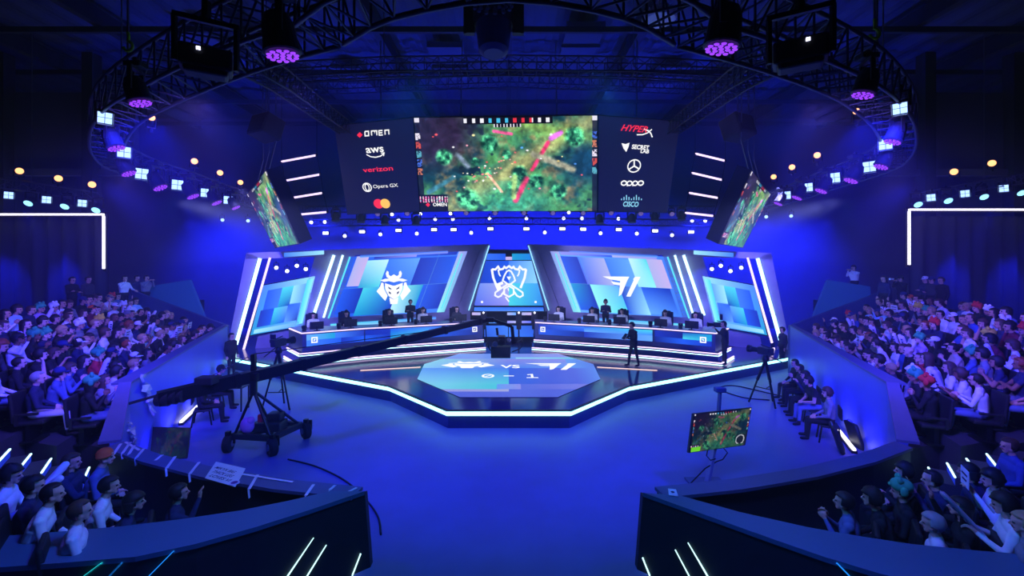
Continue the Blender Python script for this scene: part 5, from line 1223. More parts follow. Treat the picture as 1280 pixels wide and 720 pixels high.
pose('shoot', stand(.03, el=(-.22, .2, 1.26), er=(.22, .2, 1.26), wl=(-.08, .32, 1.53), wr=(.08, .30, 1.53), hl=(-.05, .38, 1.58), hr=(.06, .36, 1.58), face=(0, 1, 0)), fingers='grip')
pose('walk', stand(.04, el=(-.24, .10, 1.14), er=(.24, .10, 1.14), wl=(-.08, .30, 1.14), wr=(.10, .30, 1.16), step=.16, face=(0, 1, -.2)), fingers='grip')
pose('shoulder', stand(.02, er=(.30, .12, 1.22), wr=(.20, .30, 1.44), hr=(.18, .36, 1.5), el=(-.26, .14, 1.2), wl=(-.05, .38, 1.45), hl=(0, .45, 1.5), face=(-.1, 1, .05)), fingers='grip')
# hair, hats and headsets fitted to the head (head-centred, facing +y)
def shell(fr=1.0, long=0.0, top=.0, front=.035, side=-.02, seg=20, ring=14, fringe=.05, bump=0.0, seed=1):
    """scalp shell: follows the skull, opens at the face; long>0 lets it fall behind to that length"""
    r_ = random.Random(seed); g = MB(); vs = []; fs = []
    for i in range(ring + 1):
        a = math.pi * .98 * i / ring
        for k in range(seg):
            b = 2 * math.pi * k / seg; x = math.sin(a) * math.cos(b); y = math.sin(a) * math.sin(b); z = math.cos(a)
            j = 1 + r_.uniform(-bump, bump); vs.append(Vector((x * .098 * fr * j, y * .118 * fr * j - .004, z * .112 * fr * j + .032 + top * max(0, z))))
    lowest = side
    def ok(p):
        if p.y > front and p.z < .032 + fringe: return False
        if p.y > -.02 and p.z < lowest: return False
        return p.z > -.075 or long > 0
    for i in range(ring):
        for k in range(seg):
            q = (i * seg + k, (i + 1) * seg + k, (i + 1) * seg + (k + 1) % seg, i * seg + (k + 1) % seg); c = sum((vs[w] for w in q), Vector()) / 4
            if ok(c): fs.append(q)
    g.add(vs, fs)
    if long > 0:
        n = 13; rows = 6; k0 = len(g.v); vs = []; fs = []
        for j in range(rows):
            u = j / (rows - 1)
            for i in range(n):
                b = math.pi * (.93 + 1.14 * i / (n - 1)); vs.append(Vector((math.cos(b) * (.100 + .02 * u) * fr, math.sin(b) * (.118 - .02 * u) - .004 - .02 * u, .05 - u * long + .01 * math.sin(i * 2.1) * u)))
        for j in range(rows - 1):
            for i in range(n - 1): fs.append((j * n + i, (j + 1) * n + i, (j + 1) * n + i + 1, j * n + i + 1))
        g.add(vs, fs)
    return g
def mesh_of(g, nm, solid=.012, sub=True):
    o = g.build(nm, M_black, None, True); o.data.materials.clear(); 
    bm = bmesh.new(); bm.from_mesh(o.data); bmesh.ops.remove_doubles(bm, verts=bm.verts, dist=1e-5); bmesh.ops.recalc_face_normals(bm, faces=bm.faces)
    for v in [v for v in bm.verts if not v.link_faces]: bm.verts.remove(v)
    bm.to_mesh(o.data); bm.free()
    if solid: m = o.modifiers.new('t', 'SOLIDIFY'); m.thickness = solid; m.offset = 1
    dg = bpy.context.evaluated_depsgraph_get(); me = bpy.data.meshes.new_from_object(o.evaluated_get(dg)); me.name = nm; bpy.data.objects.remove(o)
    me.materials.append(None); me.polygons.foreach_set('use_smooth', [True] * len(me.polygons)); return me
HAIR = {'short': mesh_of(shell(bump=.04), 'hair'), 'full': mesh_of(shell(1.06, top=.02, fringe=.03, side=-.04, bump=.07, seed=4), 'hair'), 'long': mesh_of(shell(1.03, long=.26, fringe=.045), 'hair'), 'bob': mesh_of(shell(1.05, long=.13, fringe=.03, front=.045), 'hair'), 'crop': mesh_of(shell(.97, fringe=.07, front=.02, side=.02), 'hair')}
def bun():
    g = shell(1.0, fringe=.05); g.sphere((0, -.12, .10), (.05, .045, .05), 10, 8); return g
HAIR['bun'] = mesh_of(bun(), 'hair')
def cap_hat():
    g = MB(); prof = [(.0, .108), (.04, .108), (.09, .088), (.115, .05), (.122, .012)]; g.lathe((0, -.005, .045), (0, 0, 1), prof, 18)
    vs = []; fs = []; n = 11
    for j, (r, dz) in enumerate(((.10, .048), (.155, .040), (.185, .026))):
        for i in range(n): a = math.pi * (.14 + .72 * i / (n - 1)); vs.append(Vector((math.cos(a) * .09 * (1 + .0 * j), math.sin(a) * r, dz)))
    for j in range(2):
        for i in range(n - 1): fs.append((j * n + i, j * n + i + 1, (j + 1) * n + i + 1, (j + 1) * n + i))
    g.add(vs, fs); return g
def beanie():
    g = MB(); g.lathe((0, -.008, .015), (0, -.08, 1), [(0, .112), (.03, .118), (.032, .11), (.08, .112), (.12, .085), (.145, .04), (.152, .01)], 18); return g
def plush():
    g = MB(); g.sphere((0, -.01, .10), (.13, .14, .105), 16, 10)
    for s in (-1, 1): g.sphere((s * .085, .02, .19), (.042, .04, .05), 10, 7); g.sphere((s * .13, -.02, .05), (.03, .05, .07), 10, 7)
    g.sphere((0, .12, .09), (.05, .03, .025), 10, 6); return g
def crownhat():
    g = MB()
    for i in range(9):
        a = 2 * math.pi * i / 9; g.lathe((math.cos(a) * .075, math.sin(a) * .085 - .005, .10), (math.cos(a) * .5, math.sin(a) * .5, 1), [(0, .03), (.05, .026), (.10, .006)], 7)
    g.lathe((0, -.005, .055), (0, 0, 1), [(0, .11), (.05, .115), (.06, .1)], 18); return g
def headset():
    g = MB(); pts = [Vector((math.cos(a) * .105, -.005, math.sin(a) * .125 + .015)) for a in [math.pi * k / 12 for k in range(13)]]; g.tube(pts, .011, 6)
    for s in (-1, 1): g.lathe((s * .085, -.005, .0), (s, 0, 0), [(0, .036), (.01, .043), (.035, .043), (.042, .03)], 14)
    g.tube([Vector((-.1, .0, -.02)), Vector((-.08, .07, -.06)), Vector((-.03, .115, -.065))], .006, 5); return g
HATS = {'cap': mesh_of(cap_hat(), 'cap', .004), 'beanie': mesh_of(beanie(), 'beanie', 0), 'plush': mesh_of(plush(), 'plush_hat', 0), 'crown': mesh_of(crownhat(), 'feather_hat', 0), 'headset': mesh_of(headset(), 'headset', 0)}
def cloth(nm, r, g, b, rough=.85): return noisy('cloth_' + nm, rgb(r, g, b), rgb(min(255, r * 1.12 + 6), min(255, g * 1.12 + 6), min(255, b * 1.12 + 6)), 9.0, rough)
TOPC = {'black': (24, 24, 30), 'navy': (34, 40, 76), 'white': (232, 230, 236), 'grey': (126, 126, 138), 'blue': (60, 84, 160), 'denim': (86, 104, 150), 'red': (190, 40, 60), 'beige': (200, 180, 160), 'charcoal': (52, 52, 62), 'lilac': (180, 150, 205), 'pale blue': (160, 200, 226), 'maroon': (110, 30, 56), 'green': (60, 130, 96), 'striped': (215, 212, 222)}
PANTC = {'black': (22, 22, 28), 'jeans': (92, 108, 150), 'pale': (205, 200, 214), 'grey': (96, 96, 110)}
SKINC = [(226, 176, 152), (210, 158, 132), (186, 132, 106), (236, 192, 170), (150, 102, 80)]
HAIRC = {'dark': (28, 22, 24), 'brown': (74, 50, 40), 'fair': (170, 140, 100), 'grey': (150, 148, 150), 'red': (140, 62, 36)}
M_eye = mat('eye_dark', rgb(28, 22, 24), .3); M_lip = mat('lip', rgb(170, 96, 92), .5)
HATC = {'cap': [('white', (235, 235, 240)), ('black', (26, 26, 32)), ('navy', (40, 48, 100))], 'beanie': [('orange', (230, 90, 36)), ('grey', (120, 120, 130))], 'plush': [('green', (60, 170, 120)), ('red', (210, 50, 50)), ('yellow', (220, 190, 70)), ('white', (232, 232, 240))], 'crown': [('white', (240, 238, 244))], 'headset': [('black', (24, 24, 28))]}
def person(loc, yaw, pose_, label, cat='person', group=None, top='black', sleeve=True, pants='black', skin=0, hair='short', hairc='dark', hat=None, hatc=None, scale=1.0):
    me = POSE[pose_]; o = bpy.data.objects.new('person', me); COL.objects.link(o)
    o.location = loc; o.rotation_euler = (0, 0, yaw); o.scale = (scale,) * 3
    sk = mat('skin_%d' % skin, rgb(*SKINC[skin]), .55); tp = cloth('top_' + top.replace(' ', '_'), *TOPC[top]); pn = cloth('trousers_' + pants, *PANTC[pants]); shoe = cloth('shoe_' + ('white' if rng.random() < .4 else 'black'), *((225, 225, 232) if rng.random() < .4 else (24, 24, 28)))
    for i, m in enumerate((sk, tp, tp if sleeve else sk, pn, shoe, M_eye, M_lip)):
        o.material_slots[i].link = 'OBJECT'; o.material_slots[i].material = m
    tag(o, label, cat, group); h = Vector(me['head']); f = Vector(me['face'])
    q = f.to_track_quat('Y', 'Z')
    def kid(mesh, nm, m):
        c = bpy.data.objects.new(nm, mesh); COL.objects.link(c); c.parent = o; c.location = h; c.rotation_mode = 'QUATERNION'; c.rotation_quaternion = q
        c.material_slots[0].link = 'OBJECT'; c.material_slots[0].material = m; return c
    if hair and hair != 'bald': kid(HAIR[hair], 'hair', cloth('hair_' + hairc, *HAIRC[hairc], .6))
    if hat:
        hc = hatc or HATC[hat][0][0]; col = dict(HATC[hat])[hc]; kid(HATS[hat], {'cap': 'cap', 'beanie': 'beanie', 'plush': 'plush_hat', 'crown': 'feather_hat', 'headset': 'headset'}[hat], cloth('hat_' + hc, *col))
    return o
def face_to(p, q): d = Vector(q[:2]) - Vector(p[:2]); return math.atan2(-d.x, d.y)
def hand_world(o, k):
    """rough place of the held thing in front of a holder"""
    return o.matrix_world
# chair of the stands and of the players
def chair(loc, yaw, label, group=None, gamer=False):
    p = Vector(loc); m = Matrix.Rotation(yaw, 3, 'Z'); t = thing('stand_seat' if not gamer else 'gaming_chair', label, 'seat' if not gamer else 'chair', p, group)
    return t, m
SKIP_SEAT = set([(-1, 0, 1), (-1, 0, 4), (-1, 0, 5), (-1, 0, 6), (-1, 0, 14), (-1, 1, 1), (-1, 1, 2), (-1, 1, 3), (-1, 1, 4), (-1, 1, 5), (-1, 1, 6), (-1, 1, 7), (-1, 1, 9), (-1, 1, 14), (-1, 1, 15), (-1, 2, 1), (-1, 2, 2), (-1, 2, 3), (-1, 2, 5), (-1, 2, 6), (-1, 2, 7), (-1, 2, 8), (-1, 2, 12), (-1, 2, 14), (-1, 3, 1), (-1, 3, 3), (-1, 3, 4), (-1, 3, 5), (-1, 3, 6), (-1, 3, 7), (-1, 3, 8), (-1, 3, 10), (-1, 3, 11), (-1, 3, 14), (-1, 3, 15), (-1, 3, 17), (-1, 3, 18), (-1, 4, 1), (-1, 4, 2), (-1, 4, 3), (-1, 4, 6), (-1, 4, 7), (-1, 4, 8), (-1, 4, 9), (-1, 4, 12), (-1, 4, 16), (-1, 4, 17), (-1, 5, 1), (-1, 5, 2), (-1, 5, 3), (-1, 5, 4), (-1, 5, 5), (-1, 5, 6), (-1, 5, 7), (-1, 5, 8), (-1, 5, 10), (-1, 5, 12), (-1, 5, 13), (-1, 5, 14), (-1, 5, 15), (1, 0, 1), (1, 0, 2), (1, 0, 3), (1, 0, 4), (1, 0, 5), (1, 0, 6), (1, 0, 7), (1, 0, 10), (1, 0, 12), (1, 0, 15), (1, 1, 1), (1, 1, 3), (1, 1, 5), (1, 1, 7), (1, 1, 10), (1, 1, 11), (1, 1, 12), (1, 1, 13), (1, 2, 1), (1, 2, 2), (1, 2, 3), (1, 2, 4), (1, 2, 9), (1, 2, 10), (1, 2, 12), (1, 3, 1), (1, 3, 2), (1, 3, 3), (1, 3, 4), (1, 3, 5), (1, 3, 6), (1, 3, 8), (1, 3, 9), (1, 3, 12), (1, 3, 17), (1, 3, 18), (1, 4, 1), (1, 4, 2), (1, 4, 3), (1, 4, 4), (1, 4, 5), (1, 4, 6), (1, 4, 7), (1, 4, 8), (1, 4, 11), (1, 4, 12), (1, 4, 13), (1, 4, 14), (1, 4, 15), (1, 4, 16), (1, 4, 17), (1, 5, 1), (1, 5, 2), (1, 5, 3), (1, 5, 4), (1, 5, 5), (1, 5, 6), (1, 5, 9), (1, 5, 10), (1, 5, 11), (1, 5, 12), (1, 5, 14), (1, 5, 15)])
SKIP_PERSON = set([(-1, 5, 15)])
SKIP_LOW = set(['dark seat under the bearded man in pale patterned top', 'dark seat under the fair-haired spectator cut by the right picture edge', 'dark seat under the man in white hoodie', 'dark seat under the person in blue with jeans at the picture edge'])
SKIP_STICK = {'white clap stick in right hand of spectator, fifteenth from stage, row one, left stand', 'white clap stick in left hand of spectator, fourteenth from stage, row one, right stand'}
# ================================================================== the crowd
SEATM = {}
def seat_meshes():
    g = MB(); g.rbox((0, .0, .41), (.50, .46, .09), .03); a = g.build('seat', M_black); g = MB(); g.rbox((0, -.27, .72), (.50, .07, .60), .03, Matrix.Rotation(.10, 3, 'X')); b = g.build('backrest', M_black)
    g = MB(); g.box((0, -.05, .19), (.34, .08, .37)); g.box((0, -.02, .015), (.40, .30, .03)); c = g.build('pedestal', M_blackmetal)
    g = MB()
    D = []
    for s in (-1, 1): g = MB(); g.rbox((s * .27, -.02, .60), (.05, .36, .05), .012); g.box((s * .27, -.18, .49), (.04, .05, .2)); D.append(g.build('armrest', M_black))
    r = [(o.name.split('.')[0], o.data) for o in [a, b, c] + D]
    for o in [a, b, c] + D: bpy.data.objects.remove(o)
    return r
SEATP = seat_meshes()
M_seat = noisy('seat_fabric', rgb(30, 34, 60), rgb(42, 46, 78), 12, .85)
def stand_seat(p, yaw, label, group):
    t = bpy.data.objects.new('stand_seat', None); COL.objects.link(t); t.location = p; t.rotation_euler = (0, 0, yaw); tag(t, label, 'seat', group)
    for n, me in SEATP:
        c = bpy.data.objects.new(n, me); COL.objects.link(c); c.parent = t
    return t
BAT = None
def bat_mesh():
    g = MB(); g.lathe((0, 0, -.30), (0, 0, 1), [(0, .015), (.02, .045), (.10, .055), (.50, .055), (.58, .045), (.60, .015)], 12); o = g.build('clapper', M_tape, None, True); me = o.data; bpy.data.objects.remove(o)
    pl = Plane((0, -.0565, 0), (0, 0, 1), (-1, 0, 0)); g = MB()
    for i in range(5):
        x = -.14 + i * .085; g.box((0, -.052, x), (.05, .012, .045)); 
    o = g.build('printed_band', M_tape); m2 = o.data; m2.materials.clear(); m2.materials.append(cloth('print_navy', 60, 60, 120)); bpy.data.objects.remove(o)
    return me, m2
BAT = bat_mesh()
def clapper(p, d, label, group='inflatable clap sticks in the crowd', s=1.0):
    if label in SKIP_STICK: return
    o = bpy.data.objects.new('clap_stick', BAT[0]); COL.objects.link(o); o.location = p; o.rotation_mode = 'QUATERNION'; o.rotation_quaternion = Vector(d).to_track_quat('Z', 'Y'); o.scale = (1, 1, 1) if s == 1 else (.62, .62, s); tag(o, label, 'clap stick', group)
    c = bpy.data.objects.new('printed_band', BAT[1]); COL.objects.link(c); c.parent = o; return o
def paper(p, m, w, h, label, dark=False):
    g = MB(); g.box((0, 0, 0), (w, .008, h)); o = g.build('fan_sign', mat('white_paper', rgb(240, 235, 245), .8)); o.location = p; o.rotation_euler = m.to_euler(); tag(o, label, 'sign')
    g = MB()
    for i in range(2): g.box((0, -.006, h * (.18 - .3 * i)), (w * (.7 - .2 * i), .004, h * .10)); g.box((0, .006, h * (.18 - .3 * i)), (w * (.7 - .2 * i), .004, h * .10))
    c = g.build('scribble', mat('ink', rgb(40, 30, 90), .8)); c.parent = o; return o
# noticed people: head pixel, looks
FIX = {
 -1: [((29, 477), dict(hair='crop', hairc='grey', top='navy', pants='pale', pose='lap', hat=None)), ((60, 385), dict(hat='plush', hatc='white', top='lilac')), ((46, 385), dict(hat='plush', hatc='green', top='lilac', pose='lap')), ((46, 424), dict(hat='plush', hatc='green', top='black')), ((28, 440), dict(top='black', hair='full', pose='chin')), ((88, 433), dict(hat='cap', hatc='white', top='navy', pose='chin')), ((70, 440), dict(hat='cap', hatc='navy', top='black')), ((107, 430), dict(top='white', hair='crop', hairc='fair', pose='raise')), ((116, 458), dict(hat='plush', hatc='green', top='red', pants='black')), ((136, 462), dict(top='white', pose='hold')), ((93, 512), dict(hat='plush', hatc='green', top='black')), ((145, 385), dict(hat='cap', hatc='white', top='white', pants='pale')), ((124, 388), dict(top='white', pose='crossed')), ((166, 384), dict(top='white', hairc='brown')), ((165, 412), dict(top='white', pants='pale')), ((152, 420), dict(top='beige', pants='pale')), ((153, 445), dict(top='navy', skin=3, hair='crop', hairc='red')), ((75, 382), dict(top='white', hair='long')), ((75, 410), dict(top='black', hair='full', hairc='fair', pose='phone')), ((61, 408), dict(top='navy')), ((178, 424), dict(top='pale blue', pose='raise')), ((5, 470), dict(top='striped', hair='full')), ((40, 470), dict(hat='cap', hatc='navy', top='denim', pants='jeans'))],
 1: [((1105, 385), dict(top='pale blue', hat='crown', pose='raise')), ((1127, 383), dict(top='white', pose='phone')), ((1143, 383), dict(top='navy', hat='crown')), ((1153, 390), dict(hat='plush', hatc='green', top='black')), ((1163, 392), dict(top='white', pants='pale')), ((1182, 395), dict(top='white', pants='pale', sleeve=True)), ((1200, 395), dict(top='navy', hairc='brown')), ((1235, 412), dict(top='charcoal', sleeve=False, hair='full', hairc='brown', pose='chin')), ((1126, 430), dict(top='striped', hair='long')), ((1145, 445), dict(hair='bald', skin=3, top='black')), ((1160, 470), dict(hat='plush', hatc='red', top='black')), ((1200, 460), dict(top='white', hair='full', pose='hold')), ((1222, 465), dict(top='white', pose='hold')), ((1203, 440), dict(hat='plush', hatc='green', top='denim')), ((1262, 435), dict(top='white', pose='hold', hairc='brown')), ((1275, 440), dict(top='navy', hairc='brown')), ((1170, 510), dict(hat='plush', hatc='green', top='black')), ((1238, 487), dict(top='navy', pose='clap', hair='full')), ((1240, 385), dict(hat='plush', hatc='white', top='black')), ((1220, 380), dict(hat='plush', hatc='red', top='black')), ((1278, 400), dict(top='lilac', pose='hold')), ((1130, 370), dict(top='navy', hat='cap', hatc='navy')), ((1112, 440), dict(top='white', hair='full')), ((1080, 415), dict(top='black'))],
}
SEATS = []
for (sg, i), (s0, d, e, z, Lm) in ROWS.items():
    n0 = 0; m_ = int((Lm - .62) / .575)
    for k in range(m_ + 1):
        off = Lm - .575 * (m_ - k); p = s0 + d * off
        hp = proj((p.x, p.y, z + 1.24))
        if (sg < 0 and hp[0] < -26) or (sg > 0 and hp[0] > 1306): break
        n0 += 1; SEATS.append(dict(sg=sg, row=i, n=n0, p=Vector((p.x, p.y, z)), hp=hp, over={}))
for sg in (-1, 1):
    for (x, y), ov in FIX[sg]:
        best = min((s for s in SEATS if s['sg'] == sg and not s['over']), key=lambda s: (s['hp'][0] - x) ** 2 + 1.6 * (s['hp'][1] - y) ** 2); best['over'] = dict(ov, keep=True)
WALLN = {-1: 'left stand', 1: 'right stand'}
def wchoice(r, pairs): 
    t = r.random() * sum(w for _, w in pairs)
    for v, w in pairs:
        t -= w
        if t <= 0: return v
    return pairs[-1][0]
HN = {'short': 'short %s hair', 'full': 'thick %s hair', 'long': 'long %s hair', 'bob': 'bobbed %s hair', 'crop': 'cropped %s hair', 'bun': '%s hair in a bun'}
HT = {'cap': '%s cap', 'beanie': '%s beanie', 'plush': '%s plush hat', 'crown': 'white feathery hat', 'headset': 'headset'}
PN = {'lap': '', 'lean': 'leaning forward', 'chin': 'hand on chin', 'crossed': 'arms crossed', 'clap': 'hands together', 'raise': 'one hand raised', 'hold': 'hands out', 'back': 'leaning back', 'phone': 'hands up', 'slump': 'slumped'}
cnt = 0
for s in SEATS:
    r = random.Random(s['sg'] * 1000 + s['row'] * 71 + s['n'] * 13 + 5)
    ov = s['over']
    if not ov and r.random() < .06 and s['p'].y > 11.5: 
        s['empty'] = True
    a = dict(top=wchoice(r, [('black', 32), ('navy', 20), ('white', 11), ('grey', 7), ('blue', 8), ('denim', 6), ('charcoal', 9), ('lilac', 4), ('beige', 4), ('pale blue', 3), ('red', 2), ('maroon', 2), ('striped', 2)]), sleeve=r.random() < .68, pants=wchoice(r, [('black', 5), ('jeans', 3), ('pale', 1.6), ('grey', 2)]), skin=wchoice(r, [(0, 4), (1, 3), (2, 1.5), (3, 3), (4, .8)]), hair=wchoice(r, [('short', 5), ('full', 4), ('long', 3), ('bob', 1.5), ('crop', 1.5), ('bun', .8)]), hairc=wchoice(r, [('dark', 6), ('brown', 3), ('fair', 1), ('red', .4)]), hat=wchoice(r, [(None, 8), ('cap', 1.3), ('plush', .7), ('beanie', .25)]), hatc=None, pose=wchoice(r, [('lap', 4), ('lean', 2.5), ('chin', 2), ('crossed', 2), ('clap', 2), ('raise', .7), ('hold', 1.2), ('back', 2), ('phone', .9), ('slump', 1)]))
    if ov:
        if 'hat' not in ov: a['hat'] = None
        a.update({k: v for k, v in ov.items() if k != 'keep'})
    if a['hat'] and not a['hatc']: a['hatc'] = r.choice(HATC[a['hat']])[0]
    s['a'] = a; s['r'] = r
    p = s['p']; tgt = Vector((r.uniform(-2, 2), 19.5 + r.uniform(-2, 2), 0)); yaw = face_to(p, tgt)
    rowd = ROWS[(s['sg'], s['row'])][1]; nrm = Vector((-rowd.y, rowd.x)) * (1 if s['sg'] < 0 else -1)
    if nrm.x * -s['sg'] < 0: nrm = -nrm
    yseat = math.atan2(-nrm.x, nrm.y); dy = (yaw - yseat + math.pi) % (2 * math.pi) - math.pi; yaw = yseat + max(-.55, min(.55, dy))
    look = (HT[a['hat']] % a['hatc'] if a['hat'] and '%s' in HT[a['hat']] else HT[a['hat']] if a['hat'] else 'shaved head' if a['hair'] == 'bald' else HN[a['hair']] % a['hairc'])
    place = '%s from stage, row %s, %s' % (ORD[s['n'] - 1], ['one', 'two', 'three', 'four', 'five', 'six'][s['row']], WALLN[s['sg']])
    key = (s['sg'], s['row'], s['n'])
    if key not in SKIP_SEAT: stand_seat((p.x, p.y, p.z), yseat, 'dark stand seat, ' + place, 'dark seats of the ' + WALLN[s['sg']])
    if s.get('empty') or key in SKIP_PERSON: continue
    sc_ = r.uniform(.95, 1.04)
    o = person((p.x, p.y, p.z), yaw + r.uniform(-.12, .12), a['pose'], 'spectator, %s top, %s, %s' % (a['top'], look, place), 'person', 'spectators seated in the ' + WALLN[s['sg']], a['top'], a['sleeve'], a['pants'], a['skin'], None if (a['hair'] == 'bald' or (a['hat'] in ('beanie', 'plush') and a['hair'] not in ('long', 'bob'))) else a['hair'], a['hairc'], a['hat'], a['hatc'], sc_); cnt += 1
    m = Matrix.Rotation(o.rotation_euler.z, 3, 'Z')
    who = '%s top, ' % a['top'] + place
    if a['pose'] == 'hold':
        for sx in (-1, 1):
            if r.random() < .8: c = Vector(o.location) + m @ Vector((sx * .085 * sc_, .42, .99)) * 1.0; dd = m @ Vector((sx * r.uniform(.05, .5), .25, .8)); clapper(c, dd, 'white clap stick in %s hand of spectator, ' % ('left' if sx < 0 else 'right') + place)
    elif a['pose'] == 'phone' and r.random() < .8:
        if r.random() < .45: paper(Vector(o.location) + m @ Vector((0, .39, 1.16)), Matrix.Rotation(o.rotation_euler.z, 3, 'Z') @ Matrix.Rotation(-.15, 3, 'X'), .34, .26, 'white paper sign held up by spectator, ' + place)
        else:
            q = Vector(o.location) + m @ Vector((0, .38, 1.16)); g = MB(); g.rbox((0, 0, 0), (.15, .012, .075), .005); ph = g.build('phone', M_black); ph.location = q; ph.rotation_euler = (0, 0, o.rotation_euler.z); tag(ph, 'black phone held up by spectator, ' + place, 'phone'); g = MB(); g.box((0, -.0075, 0), (.138, .002, .066)); c = g.build('display', emat('phone_display', rgb(120, 170, 255), .5)); c.parent = ph
# standing people at the top of the stands
def onray(px, py, Y, z0): p = at(px, py, Y); return Vector((p.x, p.y, z0))
top = [(-1, 155, 20.0, 'shout', 'man in white hoodie standing at the top of the left stand, hand at his mouth', dict(top='white')), (-1, 171, 20.6, 'upright', 'dim person in dark top standing behind the man in the white hoodie', dict(top='navy')), (-1, 182, 20.7, 'shoot', 'person in grey top leaning on the rail beside the man in the white hoodie', dict(top='grey')),
       (-1, 90, 18.2, 'fold', 'person in black jacket with arms folded standing behind the left stand', dict(top='black')), (-1, 110, 18.6, 'upright', 'person in charcoal jacket, arms down, standing behind the left stand', dict(top='charcoal')),
       (1, 1127, 20.2, 'shoot', 'photographer in black with a cap aiming a camera at the top of the right stand', dict(top='black', hat='cap', hatc='black')), (1, 1105, 19.6, 'upright', 'person in dark top standing above the front corner of the right stand', dict(top='navy', hair='long')),
       (1, 1157, 18.6, 'fold', 'person with white cap and dark jacket standing behind the right stand', dict(top='navy', hat='cap', hatc='white')), (1, 1165, 18.2, 'upright', 'person in an open dark jacket over white standing behind the right stand', dict(top='charcoal', hat='cap', hatc='navy')), (1, 1177, 17.8, 'upright', 'person in black with brown hair standing at the back of the right stand', dict(top='black', hairc='brown')),
       (1, 1068, 22.3, 'shoot', 'person in white top looking over the teal ramp wall right of the stage', dict(top='white', hair='full'))]
for sg, x, Y, po, lb, kw in top:
    p = onray(x, 345, Y, 2.3); 
    if 'teal' in lb: p.z = 2.75
    p_ = person(p, face_to(p, (0, 17, 0)), po, lb, 'person', None, **kw)
    if 'photographer' in lb:
        m = Matrix.Rotation(p_.rotation_euler.z, 3, 'Z'); q = p + m @ Vector((0, .40, 1.62)); t = thing('photo_camera', 'black photo camera with pale long lens held by the photographer on the right stand', 'camera', q); g = MB(); g.rbox(q, (.14, .08, .10), .015, m); g.build('camera_body', M_black, t); g = MB(); g.lathe(q + m @ Vector((0, .04, 0)), m @ Vector((0, 1, 0)), [(0, .035), (.1, .04), (.2, .05), (.21, .04)], 12); g.build('lens', mat('white_plastic', rgb(235, 235, 245), .4), t)
# lower blocks by the near walls: (head px, depth, look)
LOW = {-1: [((14, 595), 6.3, dict(top='white', hair='full', pose='hold', pants='black'), 'bearded man in pale patterned top blowing a horn stick at the picture edge'), ((42, 608), 6.0, dict(top='navy', hair='short', pose='lap', pants='jeans'), 'man in navy top with short dark hair behind the bearded man'), ((66, 618), 5.8, dict(top='white', hair='crop', pose='lean', pants='jeans'), 'man in white T-shirt with glasses leaning forward, near left block'), ((100, 640), 5.55, dict(top='striped', hair='crop', hairc='brown', pose='lap'), 'man in pale printed shirt with thinning hair right behind the near ledge'), ((90, 578), 7.1, dict(top='navy', hair='long', hairc='brown', pose='crossed'), 'woman with long brown hair sitting by the lit steps'), ((137, 608), 6.4, dict(top='white', hair='short', pose='lean', pants='black'), 'dark-haired man in white shirt sitting below the man in the orange beanie'), ((132, 572), 7.3, dict(top='denim', hat='beanie', hatc='orange', pose='lean', hair=None), 'man in orange beanie and grey blue hoodie by the taped ledge'), ((168, 628), 6.2, dict(top='navy', hair='bob', pose='lean'), 'person with bobbed dark hair leaning forward near the black wall'), ((224, 632), 6.55, dict(top='navy', hair='short', pose='raise'), 'person in dark cap with a raised arm at the tip of the left block')],
       1: [((1165, 600), 6.6, dict(top='navy', hair='crop', pose='phone', skin=0), 'man with glasses and cropped hair filming with a phone by the right lower wall'), ((1126, 622), 6.6, dict(top='black', hat='plush', hatc='green', pose='lap'), 'spectator in green and red plush hat low behind the right ledge'), ((1090, 635), 6.4, dict(top='black', hair='full', pose='lean'), 'person with thick dark hair beside the green plush hat'), ((1055, 650), 6.3, dict(top='denim', hair='short', pose='clap'), 'dark-haired spectator at the tip of the right block'), ((1166, 655), 5.7, dict(top='striped', hair='short', hairc='grey', pose='lap', skin=0), 'man with short greying hair right behind the right ledge'), ((1200, 635), 5.9, dict(top='black', hair='long', pose='raise'), 'woman with long dark hair raising an arm behind the right ledge'), ((1255, 632), 5.6, dict(top='white', hair='full', pose='hold'), 'man in white hoodie with a long printed clap stick behind the right ledge'), ((1240, 600), 6.4, dict(top='white', hair='full', pose='phone'), 'person in pale jacket holding up a sign near the right steps'), ((1262, 558), 7.6, dict(top='blue', hair='short', pose='lap', hairc='brown'), 'man in blue hoodie seated at the right picture edge beside the steps'), ((1130, 590), 7.2, dict(top='black', hair='full', pose='crossed'), 'person in black low beside the man with glasses'), ((1280, 655), 5.3, dict(top='grey', hair='bun', pose='lap', hairc='fair'), 'fair-haired spectator cut by the right picture edge'), ((1210, 590), 6.9, dict(top='navy', hair='bob', pose='lean'), 'spectator with bobbed dark hair between the phone filmer and the lit steps')]}
def shorten(s):
    for c in (' blowing', ' right behind', ' sitting below', ' filming', ' with a long', ' seated at', ' between', ' with a raised', ' at the tail', ' nearest the', ' by the right parapet', ' at the foot', ' closest to'): s = s.split(c)[0]
    return s
